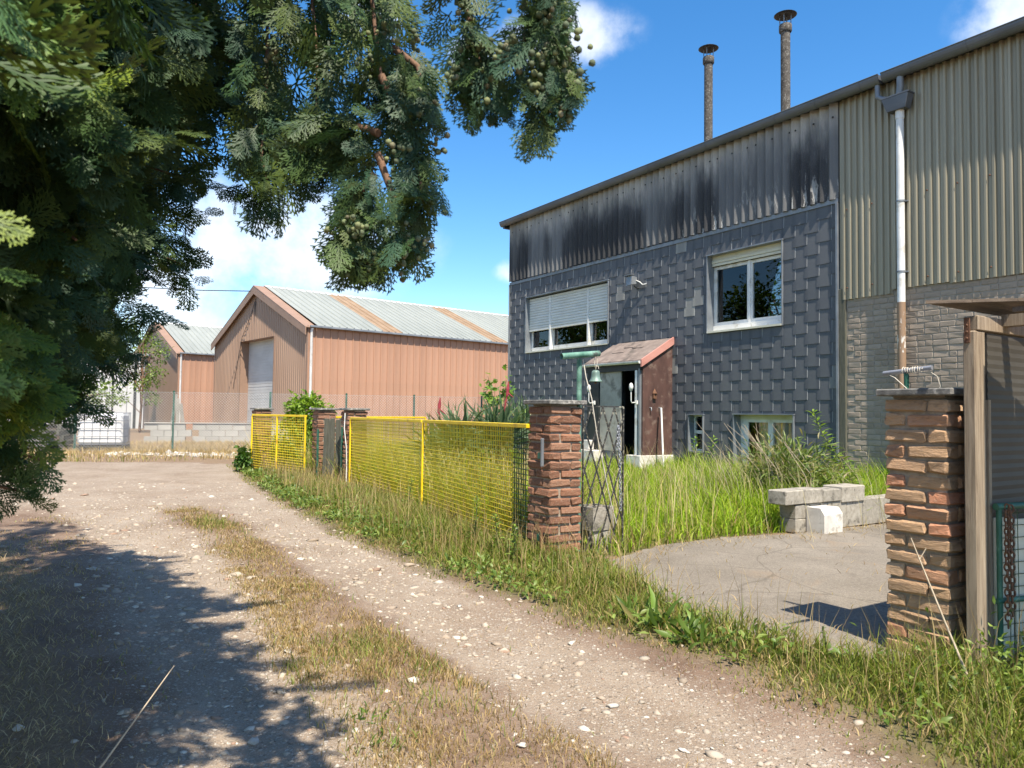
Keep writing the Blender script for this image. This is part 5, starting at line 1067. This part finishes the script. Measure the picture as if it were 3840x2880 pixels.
# leafy weeds: upright stem with narrow leaves
def weed(label, base, pts, n, L, W, group='tall leafy weeds', cols=((.15, .25, .035), (.20, .30, .05), (.11, .19, .03))):
    t_ = thing('leafy_weed', label, 'weed', base, 0, group); pts = np.array(pts, float); MB().tube([tuple(p) for p in pts], list(np.linspace(.011, .004, len(pts))), 6).build('stem', 'stem', t_)
    u = np.linspace(.15, 1, n); seg = u*(len(pts)-1); i = np.minimum(seg.astype(int), len(pts)-2); P = pts[i]+(pts[i+1]-pts[i])*(seg-i)[:, None]; a = np.arange(n)*2.4; D = np.stack([np.cos(a), np.sin(a), .25+.5*(u-.5)], 1); addleaves('leaves', [leaves(P, D, L*(1.15-.6*u), W*(1.1-.5*u), pal(n, cols, (1, 1, 1)), .15, up=(0, 0, 1))], t_); return t_
def unit(x, y): return (x, y, 0)
weed('tall weed leaning left in front of the painted brick wall', unit(4.20, 9.25), [(0, 0, 0), (.02, 0, .35), (-.12, .02, .62), (-.32, .05, .92), (-.45, .05, 1.22)], 80, .20, .042)
weed('left weed of a pair under the small cellar window', unit(2.75, 11.2), [(0, 0, 0), (.02, 0, .4), (.0, 0, .82)], 46, .16, .04)
weed('right weed of a pair under the small cellar window', unit(2.95, 11.15), [(0, 0, 0), (.02, 0, .4), (.06, 0, .84)], 46, .16, .04)
weed('weed at the foot of the brown downpipe', unit(5.05, 9.75), [(0, 0, 0), (.02, 0, .3), (.0, 0, .62)], 46, .16, .04)
weed('weed right of the brown downpipe', unit(5.2, 9.3), [(0, 0, 0), (-.02, 0, .3), (.05, 0, .5)], 40, .14, .04)
weed('small weed against the pillar with the bell', unit(.02, 5.72), [(0, 0, 0), (.02, 0, .16), (.01, 0, .30)], 34, .08, .03)
weed('second small weed against the fence end', unit(-.10, 5.98), [(0, 0, 0), (.0, 0, .16), (-.02, 0, .34)], 34, .08, .03)
weed('feathery weed at the near end of the yellow fence', unit(-.32, 6.55), [(0, 0, 0), (.02, 0, .2), (.03, 0, .42)], 50, .09, .02)
weed('feathery weed halfway along the yellow fence', unit(-1.15, 8.35), [(0, 0, 0), (.02, 0, .2), (.05, 0, .40)], 50, .09, .02)
weed('weed sprouting through the asphalt shadow', unit(1.52, 3.66), [(0, 0, 0), (.01, 0, .06), (.0, 0, .14)], 24, .035, .012)
for i, (x, y, s_, lb) in enumerate(((.80, 4.10, .26, 'larger broad-leaved dock plant at the asphalt edge'), (.93, 3.82, .22, 'broad-leaved dock nearest the asphalt corner'), (.70, 4.30, .18, 'smallest broad-leaved dock by the track edge'), (-.42, 2.62, .06, 'tiny dark rosette in the track strip, lower'), (-.52, 2.86, .06, 'tiny dark rosette in the track strip, upper'))):
    t_ = thing('dock_plant', lb, 'dock', (x, y, float(hgt(np.array([[x, y]]))[0])), 0, 'broad-leaved docks'); n = 46; addleaves('leaves', [leaves(rng.normal(0, .03, (n, 3))*np.array([1.6, 1.6, .3]), rdir(n, .9)*np.array([1, 1, .9]), s_*rng.uniform(.35, .9, n), s_*.13*rng.uniform(.7, 1.3, n), pal(n, [(.11, .18, .03), (.15, .23, .045), (.08, .14, .025), (.25, .22, .08)], (2, 2, 2, .7)), .2)], t_)
# herb with fine leaves and pink flowers at the right edge
hb_ = thing('herb_robert', 'low pink-flowered herb at the foot of the timber post', 'herb', (2.22, 3.05, 0)); n = 900; P = rng.normal([0, 0, .12], [.22, .22, .07], (n, 3)); addleaves('leaves', [leaves(P, rdir(n, .2), rng.uniform(.018, .045, n), .014, pal(n, [(.17, .25, .04), (.22, .30, .06), (.12, .19, .03)], (1, 1, 1)))], hb_)
MT['pink'] = simple('pink_petal', (.55, .20, .40), (.65, .30, .50), 5, .6, bump=0)
for k in range(9): x, y, z = rng.normal([0, -.05, .20], [.2, .12, .05]); m = MB(); [m.add([(x, y, z), (x+.008*math.cos(a), y+.008*math.sin(a), z+.004), (x+.012*math.cos(a+.4), y+.012*math.sin(a+.4), z+.003), (x+.008*math.cos(a+.8), y+.008*math.sin(a+.8), z+.004)], [(0, 1, 2, 3)]) for a in np.arange(5)*1.257]; m.build('flower', 'pink', hb_)
ds = thing('dry_stalk', 'bare dry stalk leaning on the sandy brick pillar', 'stalk', (1.93, 3.12, 0)); MB().tube([(0, 0, 0), (-.07, .1, .28), (-.15, .22, .62)], [.006, .0045, .0025], 6).build('stem', 'drystem', ds); MB().tube([(-.13, .19, .53), (-.10, .19, .58)], .0025, 5).build('twig', 'drystem', ds)
ds = thing('dry_umbel', 'branched dry umbel at the right edge by the mesh gate', 'stalk', (2.20, 3.15, 0)); m = MB().tube([(0, 0, 0), (.04, .02, .25), (.12, .02, .42)], [.004, .003, .002], 5)
for k in range(6): a = k*1.05; m.tube([(.12, .02, .42), (.12+.03*math.cos(a), .02+.03*math.sin(a), .47)], .0016, 4).tube([(.12+.03*math.cos(a), .02+.03*math.sin(a), .47), (.12+.034*math.cos(a), .02+.034*math.sin(a), .478)], .004, 5)
m.build('stem', 'drystem', ds)
ds = thing('straw_stalk', 'single long straw leaning over the left grass', 'stalk', (-1.08, 1.80, 0)); MB().tube([(-.1, -.1, 0), (.02, .2, .22), (.10, .42, .40)], [.0035, .0028, .0015], 5).build('stem', 'drystem', ds)
bush('willow_herb', 'tangled narrow-leaved bush behind the block wall', (3.35, 9.05, .42), (.62, .55, .42), 2600, .15, .022, [(.13, .19, .045), (.18, .24, .06), (.09, .14, .035), (.28, .25, .13)], stems=9, shell=.25)
tg = thing('stalk_sheaf', 'sheaf of bleached dry stems leaning left under the cellar window', 'stems', (3.3, 9.15, 0)); m = MB()
for k in range(34): a, b = rng.normal(0, .35, 2); L = rng.uniform(.5, 1.05); m.tube([(a, b, .2), (a-.12*L, b, .2+.5*L*.8), (a-.42*L+rng.normal(0, .1), b+rng.normal(0, .1), .2+L*.85)], [.005, .004, .0025], 4)
tag(m.build('stems', 'drystem', tg), kind='stuff')
n = 12000; P = samp(VERGEZ, n, ((-6.3, 2.2), (3.2, 14))); P = P[(segdist(P, VERGE) > .12) & (fbm(P, 2.8, 57) > .47)]; n = len(P); P3_ = np.column_stack([P, groundz(P)+rng.uniform(.01, .10, n)]); V, Q, T, C = leaves(P3_, rdir(n, .35), rng.uniform(.02, .055, n)*(1+.06*P[:, 1]), .018*(1+.06*P[:, 1]), pal(n, [(.10, .17, .03), (.15, .22, .045), (.20, .26, .06)], (1, 1, 1)), .2, up=(0, 0, 1))
tag(ob('verge_weeds', fastmesh('verge_weeds', V, [Q, T], C), 'leaf'), 'low broad-leaved weeds mixed into the verge grass', 'weeds', None, 'stuff')
# ================================================================ BACKGROUND TREES
def tree(label, x, y, h, r, n, cols, L=.35, cat='tree', tr=.22):
    t_ = thing('broadleaf_tree', label, cat, (x, y, 0), 0, 'trees behind the yard'); m = MB().tube([(0, 0, 0), (.1, 0, h*.4), (.0, .1, h*.8)], [tr, tr*.7, tr*.25], 8); C_ = []
    for k in range(16):
        a = rng.uniform(0, 6.28); q = rng.uniform(.28, 1); rr_ = r*math.sin(min(1, q*1.15)*math.pi*.85)**.6*rng.uniform(.5, .95); e = np.array([rr_*math.cos(a), rr_*math.sin(a), h*q]); m.tube([(0, 0, h*q*.62), tuple(e*np.array([.5, .5, .93])), tuple(e)], [tr*.35, tr*.2, .02], 5); C_.append(e)
    m.build('trunk', 'bark', t_); C_ = np.array(C_); i = rng.integers(0, 16, n); u = rdir(n); P = C_[i]+u*rng.uniform(.2, 1, (n, 1))*r*.42*np.array([1, 1, .75]); P[:, 2] = np.maximum(P[:, 2], .4)
    f_ = addleaves('crown', [leaves(P, u+rng.normal(0, .6, (n, 3)), L*rng.uniform(.6, 1.2, n), L*.55, pal(n, cols, [1]*len(cols), .2), up=(0, 0, 1))], t_); tag(f_, kind='stuff'); return t_
TC = [(.07, .13, .025), (.10, .17, .03), (.05, .10, .02)]; TY = [(.15, .22, .05), (.19, .26, .07), (.11, .17, .04)]
tree('small pale-leaved tree beside the second brown warehouse', -18.4, 37.0, 5.6, 1.3, 1500, TY, .16, tr=.07)
tree('leafy tree behind the white tank', -15.2, 25.0, 4.4, 1.7, 2600, TY, .17, tr=.1)
tree('darker tree left of the white tank', -18.5, 24.5, 6.5, 2.6, 3000, TC, .24)
tree('tree at the far left of the yard', -24, 21, 9, 3.4, 3000, TC, .32); tree('tall tree beyond the yard on the left', -28, 15, 11, 3.8, 3000, TC, .36); tree('tree left of the track end', -22, 12, 9, 3.2, 2600, TC, .34); tree('round tree farther along the left boundary', -27, 27, 10, 3.6, 2600, TC, .36); tree('tree behind the white sheet shed', -33, 50, 10, 4, 2600, TC, .4)
for i in range(9): tree(['first', 'second', 'third', 'fourth', 'fifth', 'sixth', 'seventh', 'eighth', 'last'][i]+' tree from the left in the far row behind the warehouses', -75+i*13+rng.uniform(-3, 3), 88+rng.uniform(-6, 6), rng.uniform(4, 5.8), 5.5, 1500, TC, .75)
# ================================================================ CYPRESS ON THE LEFT
def make_frond(nsec, nter, seed, wid=.40):
    r = np.random.default_rng(seed); V = []; T = []; C = []
    def strip(p, q, w0, w1, c0, c1):
        d = q-p; n = np.array([-d[1], d[0], 0]); n = n/(np.linalg.norm(n)+1e-9); o = len(V)
        V.extend([p-n*w0, p+n*w0, q+n*w1, q-n*w1]); T.extend([(o, o+1, o+2), (o, o+2, o+3)]); C.extend([c0, c0, c1, c1])
    def bend(p): return np.array([p[0], p[1], p[2]-.16*p[0]**2-.25*p[1]**2])
    def S(p, q, w0, w1, c0, c1): strip(bend(p), bend(q), w0, w1, c0, c1)
    ax = [np.array([u, .02*math.sin(u*5+seed), 0]) for u in np.linspace(0, 1, 4)]
    for a, b in zip(ax[:-1], ax[1:]): S(a, b, .016, .013, a[0]*.6, b[0]*.6)
    for i in range(nsec):
        u = .05+.9*(i+.5)/nsec
        for sg in (-1, 1):
            uu = u+(.02 if sg > 0 else 0)+r.normal(0, .008); L = wid*(math.sin(min(1, .16+uu*.95)*math.pi)**.75)*r.uniform(.8, 1.1)+.05; a = sg*(math.radians(46)-.30*uu+r.normal(0, .08)); p = np.array([uu, .02*math.sin(uu*5+seed), 0]); d = np.array([math.cos(a), math.sin(a), r.normal(0, .08)])
            if nter == 0: S(p, p+d*L, .030, .010, .3, .9); continue
            S(p, p+d*L, .015, .011, .3, .85); m_ = max(2, int(nter*L/wid+.5))
            for k in range(m_):
                v = (k+.6)/m_
                for s2 in (-1, 1):
                    b = a+s2*.52+r.normal(0, .08); l = .15*(1.1-v*.65)*r.uniform(.8, 1.2)*(.6+L)+.015; pp = p+d*L*v; S(pp, pp+np.array([math.cos(b), math.sin(b), r.normal(0, .1)])*l, .0165, .011, .45, 1.0)
    return np.array(V), np.array(T), np.array(C)
HI = [make_frond(8, 3, s, .36+.04*s) for s in range(5)]; MID = [make_frond(8, 2, 20+s, .40) for s in range(3)]; LO = [make_frond(9, 0, 10+s, .42) for s in range(3)]
def fronds(P, D, L, temps, cyl, nrm=None):
    n = len(P); D = D/np.linalg.norm(D, axis=1, keepdims=True); U = rng.normal(0, 1, (n, 3)) if nrm is None else nrm+rng.normal(0, .45, (n, 3)); S = np.cross(U, D); S /= np.linalg.norm(S, axis=1, keepdims=True)+1e-9; N = np.cross(D, S)
    out_ = []; w = rng.integers(0, len(temps), n)
    for k, (V, T, C) in enumerate(temps):
        i = np.where(w == k)[0]
        if not len(i): continue
        M = np.stack([D[i], S[i], N[i]], 1)*L[i][:, None, None]; X = np.einsum('vj,njk->nvk', V, M)+P[i][:, None]
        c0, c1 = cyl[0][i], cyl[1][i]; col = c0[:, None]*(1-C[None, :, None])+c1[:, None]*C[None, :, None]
        out_.append((X.reshape(-1, 3), (T[None]+(np.arange(len(i))*len(V))[:, None, None]).reshape(-1, 3), col.reshape(-1, 3)))
    return out_
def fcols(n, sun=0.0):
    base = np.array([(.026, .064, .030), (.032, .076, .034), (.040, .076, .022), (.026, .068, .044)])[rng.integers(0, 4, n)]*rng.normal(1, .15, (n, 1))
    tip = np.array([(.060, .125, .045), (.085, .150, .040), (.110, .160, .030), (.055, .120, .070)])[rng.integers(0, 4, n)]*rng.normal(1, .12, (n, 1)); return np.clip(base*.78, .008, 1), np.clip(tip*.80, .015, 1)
def along(pts, n, u0=0.0):
    pts = np.array(pts, float); u = rng.uniform(u0, 1, n); s = u*(len(pts)-1); i = np.minimum(s.astype(int), len(pts)-2); return pts[i]+(pts[i+1]-pts[i])*(s-i)[:, None], (pts[i+1]-pts[i])/np.linalg.norm(pts[i+1]-pts[i], axis=1, keepdims=True), u
cy = thing('cypress_tree', 'large dark cypress overhanging the track from the left', 'tree', (0, 0, 0))
TRK = np.array([-3.1, 2.7])
MB().tube([(TRK[0], TRK[1], -.1), (TRK[0]+.05, TRK[1], 2), (TRK[0], TRK[1]+.05, 4.5), (TRK[0], TRK[1], 7.2)], [.26, .21, .13, .03], 14).build('trunk', 'bark', cy)
# limbs that hang into view: (points, radius of spray, number, spray length, cones)
LIMBS = {
 'A': ([(-1.3, 2.1, 2.45), (-.80, 1.85, 2.40), (-0.58, 1.7, 2.2), (-0.56, 1.65, 1.89), (-0.55, 1.6, 1.70), (-0.53, 1.6, 1.63)], .055, 110, .11, 6),
 'A2': ([(-1.0, 2.2, 2.4), (-.72, 2.0, 2.1), (-.66, 1.95, 1.8)], .07, 90, .12, 0),
 'A3': ([(-.8, 1.8, 2.3), (-.46, 1.6, 2.15), (-.42, 1.55, 1.9), (-.41, 1.52, 1.72)], .06, 75, .11, 14),
 'B': ([(-1.0, 1.8, 2.5), (-.5, 1.6, 2.30), (-0.31, 1.5, 2.10), (-0.28, 1.45, 1.91), (-0.26, 1.42, 1.80)], .06, 85, .11, 16),
 'B1': ([(-0.26, 1.42, 1.80), (-0.21, 1.4, 1.70), (-0.18, 1.4, 1.60), (-0.17, 1.38, 1.54)], .035, 60, .085, 26),
 'B1b': ([(-.24, 1.43, 1.86), (-.19, 1.42, 1.82), (-.17, 1.40, 1.74)], .035, 45, .085, 10),
 'B2': ([(-0.26, 1.4, 1.68), (-0.33, 1.45, 1.72), (-0.40, 1.5, 1.72), (-0.41, 1.5, 1.66)], .05, 85, .09, 12),
 'B3': ([(-0.265, 1.4, 1.60), (-0.30, 1.4, 1.555), (-0.31, 1.4, 1.49), (-0.285, 1.4, 1.455)], .035, 85, .08, 50),
 'B4': ([(-0.26, 1.4, 1.64), (-0.225, 1.38, 1.55), (-0.205, 1.38, 1.48), (-.21, 1.38, 1.455)], .03, 55, .075, 34),
 'C': ([(-.35, 1.3, 2.15), (-0.12, 1.2, 2.0), (-0.075, 1.2, 1.78), (-0.055, 1.2, 1.71), (-0.045, 1.2, 1.66)], .030, 90, .075, 50),
 'D': ([(-.25, 1.2, 2.15), (.03, 1.15, 2.0), (0.055, 1.15, 1.80), (0.055, 1.15, 1.70), (0.045, 1.15, 1.60)], .030, 110, .075, 70),
 'D2': ([(0.05, 1.15, 1.82), (0.015, 1.17, 1.77), (0.005, 1.17, 1.68)], .022, 36, .06, 22),
 'D3': ([(0.055, 1.15, 1.78), (0.07, 1.13, 1.71), (0.075, 1.13, 1.66)], .02, 36, .06, 30),
 'E1': ([(-1.8, 2.3, 2.7), (-1.0, 2.0, 2.42), (-.5, 1.8, 2.22), (-.28, 1.65, 2.06)], .10, 95, .13, 12),
 'E2': ([(-1.7, 2.3, 2.5), (-1.0, 2.0, 2.2), (-.70, 1.85, 2.02)], .12, 110, .14, 0),
 'F1': ([(-2.4, 2.7, 2.3), (-1.5, 2.5, 2.05), (-1.0, 2.4, 1.88)], .10, 110, .14, 0),
 'F2': ([(-2.4, 2.8, 2.1), (-1.7, 2.8, 1.9), (-1.26, 2.8, 1.70)], .11, 120, .15, 0),
 'F3': ([(-2.6, 3.2, 1.9), (-2.1, 3.4, 1.6), (-1.80, 3.4, 1.42)], .12, 120, .16, 0),
 'F4': ([(-2.5, 2.9, 1.7), (-2.0, 3.0, 1.4), (-1.78, 3.0, 1.24)], .12, 120, .15, 0),
 'F5': ([(-2.2, 2.3, 1.9), (-1.5, 2.2, 1.6), (-1.18, 2.2, 1.44)], .12, 130, .14, 0),
 'F6': ([(-1.9, 1.7, 1.4), (-1.2, 1.55, 1.12), (-.94, 1.5, 1.045)], .012, 34, .09, 0),
 'F7': ([(-1.9, 1.7, 1.25), (-1.2, 1.5, 1.03), (-.93, 1.45, .985)], .012, 26, .09, 0),
 'F8': ([(-1.7, 1.5, 1.6), (-1.05, 1.3, 1.3), (-.86, 1.25, 1.17)], .08, 110, .12, 0),
 'F9': ([(-1.7, 1.6, 1.9), (-1.0, 1.4, 1.6), (-.78, 1.32, 1.45)], .08, 120, .12, 0),
 'F10': ([(-1.8, 1.7, 2.2), (-1.1, 1.55, 2.0), (-.76, 1.5, 1.85)], .09, 130, .12, 0),
 'F11': ([(-1.6, 1.4, 1.9), (-.9, 1.22, 1.7), (-.64, 1.2, 1.58)], .07, 110, .11, 0),
 'F12': ([(-1.6, 1.3, 2.0), (-.9, 1.08, 1.75), (-.66, 1.0, 1.62)], .07, 110, .11, 0),
 'F13': ([(-1.3, 1.0, 1.6), (-.75, .75, 1.40), (-.50, .68, 1.31)], .04, 60, .09, 0),
 'F14': ([(-1.3, 1.0, 1.9), (-.8, .80, 1.65), (-.52, .74, 1.56)], .05, 60, .10, 0),
 'F15': ([(-1.3, 1.1, 1.5), (-.85, .92, 1.28), (-.64, .88, 1.20)], .05, 70, .10, 0),
 'F16': ([(-2.0, 2.2, 2.3), (-1.3, 2.2, 2.2), (-.90, 2.2, 2.05)], .10, 130, .14, 0),
 'F17': ([(-2.2, 2.2, 1.7), (-1.6, 1.95, 1.5), (-1.12, 1.8, 1.33)], .11, 130, .14, 0),
 'F18': ([(-2.2, 2.0, 1.5), (-1.7, 2.1, 1.3), (-1.32, 2.1, 1.16)], .09, 110, .13, 0),
}
FR = []; coneP = []
for nm, (pts, rad, n, L, nc) in LIMBS.items():
    m = MB(); nn = len(pts); m.tube(pts, list(np.linspace(.008 if nm[0] in 'BEF' else .005, .0025, nn)), 7); m.build('limb', 'bark', cy)
    hang = nm[0] in 'ABCD'; P, Tn, u = along(pts, n, .12 if nm[0] in 'ABCDE' else .3)
    P = P+np.clip(rng.normal(0, 1, (n, 3)), -1.6, 1.6)*rad*.55; D = Tn*.8+rng.normal(0, .75, (n, 3)); D[:, 2] -= 1.0 if hang else .3
    if not hang: D += np.array([.45, -.1, 0])
    Ls = L*rng.uniform(.6, 1.15, n)*np.where(u > .85, .75, 1); c = fcols(n)
    if nm in ('F8', 'F12', 'F13', 'F14', 'F15'): c = (c[0]*1.3, c[1]*np.array([2.1, 1.9, 1.0])*rng.uniform(.7, 1.15, (n, 1)))
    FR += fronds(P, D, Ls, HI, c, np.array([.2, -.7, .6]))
    if nc:
        nc = int(nc*2.0); nk = max(2, nc//9); Q, _, _ = along(pts, nk, .45); Q = Q+rng.normal(0, rad*.6, (nk, 3)); coneP.append(Q[rng.integers(0, nk, nc)]+rng.normal(0, 1, (nc, 3))*np.array([.010, .010, .013])+np.array([0, 0, -.004]))
# the rest of the crown: the canopy its shadow on the track shows
SB = np.array([(-.2, 1.6), (-.55, 2.55), (-.92, 3.3), (-1.65, 4.34), (-2.7, 5.47), (-3.8, 6.66), (-6.1, 9.52), (-9, 13)])
def crown_ok(P):
    x, y, z = P.T; sx, sy = x-.184*z, y+.547*z; edge = np.interp(sy, SB[:, 1], SB[:, 0]); ok = sx < edge-.08+.16*np.sin(sy*7.3)*np.sin(sy*2.9+1)+.10*np.sin(sy*17)+rng.normal(0, .09, len(P))
    low = x < -.56*y+.58*(z-1.15)-.30
    over = (z-1.15) > .60*y+.12
    return ok & (low | over) & (np.hypot(x, y) > .75) & (x < .1)
nb_ = 400; FP, FD = [], []
for k in range(nb_):
    z0_ = rng.uniform(.9, 4.4) if k % 3 else rng.uniform(1.0, 2.6); a = rng.uniform(-math.pi, math.pi) if k % 2 else rng.uniform(-1.3, 1.0); R_ = (3.5*(1-(z0_/8.2)**1.6)+.3)*rng.uniform(.75, 1.05); c0 = np.array([TRK[0], TRK[1], z0_+.4]); d = np.array([math.cos(a), math.sin(a), 0]); n = 22
    s = rng.uniform(.28, 1, n); P = c0+d*R_*s[:, None]; P[:, 2] += .25*s-.75*s**2.2+.0; P += rng.normal(0, .13, (n, 3)); FP.append(P); FD.append(d*.9+rng.normal(0, .6, (n, 3))+np.array([0, 0, -.4]))
FP, FD = np.concatenate(FP), np.concatenate(FD); k = crown_ok(FP) & (FP[:, 2] > .95) & (np.hypot(FP[:, 0]-.184*FP[:, 2]+.75, FP[:, 1]+.547*FP[:, 2]-1.40) > .26); FP, FD = FP[k], FD[k]
inv = (FP[:, 1] > .2) & (FP[:, 0] > -.80*FP[:, 1]-.35) & (FP[:, 2] < 1.15+.72*FP[:, 1]+.35); depth_in = (-.55*FP[:, 1]+.58*(FP[:, 2]-1.15))-FP[:, 0]
near = inv & (depth_in < .55); print('crown', len(FP), near.sum())
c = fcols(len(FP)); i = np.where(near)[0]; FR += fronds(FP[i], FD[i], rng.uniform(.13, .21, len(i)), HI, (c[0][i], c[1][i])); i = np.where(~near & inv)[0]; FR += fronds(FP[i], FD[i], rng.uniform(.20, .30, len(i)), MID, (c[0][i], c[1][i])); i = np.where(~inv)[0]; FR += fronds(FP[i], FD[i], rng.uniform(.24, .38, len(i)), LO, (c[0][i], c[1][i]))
o = 0; Vs, Ts, Cs = [], [], []
for V, T, C in FR: Vs.append(V); Ts.append(T+o); Cs.append(C); o += len(V)
print('frond tris', sum(len(t_) for t_ in Ts)); tag(ob('crown', fastmesh('crown', np.concatenate(Vs), [np.concatenate(Ts)], np.concatenate(Cs)), 'cypress', cy), kind='stuff')
Q = np.concatenate(coneP); V, F = ico(2); n = len(Q); sz = rng.uniform(.0034, .0060, n); bump_ = 1+.10*np.sign(np.sin(V[:, :1]*6+V[:, 1:2]*7+V[:, 2:]*5)); X = (V*bump_)[None]*sz[:, None, None]+Q[:, None]
cc = pal(n, [(.13, .165, .085), (.18, .205, .10), (.10, .125, .075), (.15, .145, .09)], (2, 2, 2, 1), .15)
tag(ob('cones', fastmesh('cones', X.reshape(-1, 3), [(F[None]+(np.arange(n)*len(V))[:, None, None]).reshape(-1, 3)], np.repeat(cc, len(V), 0), True), 'cone', cy), kind='stuff')
rebase(cy, TRK)
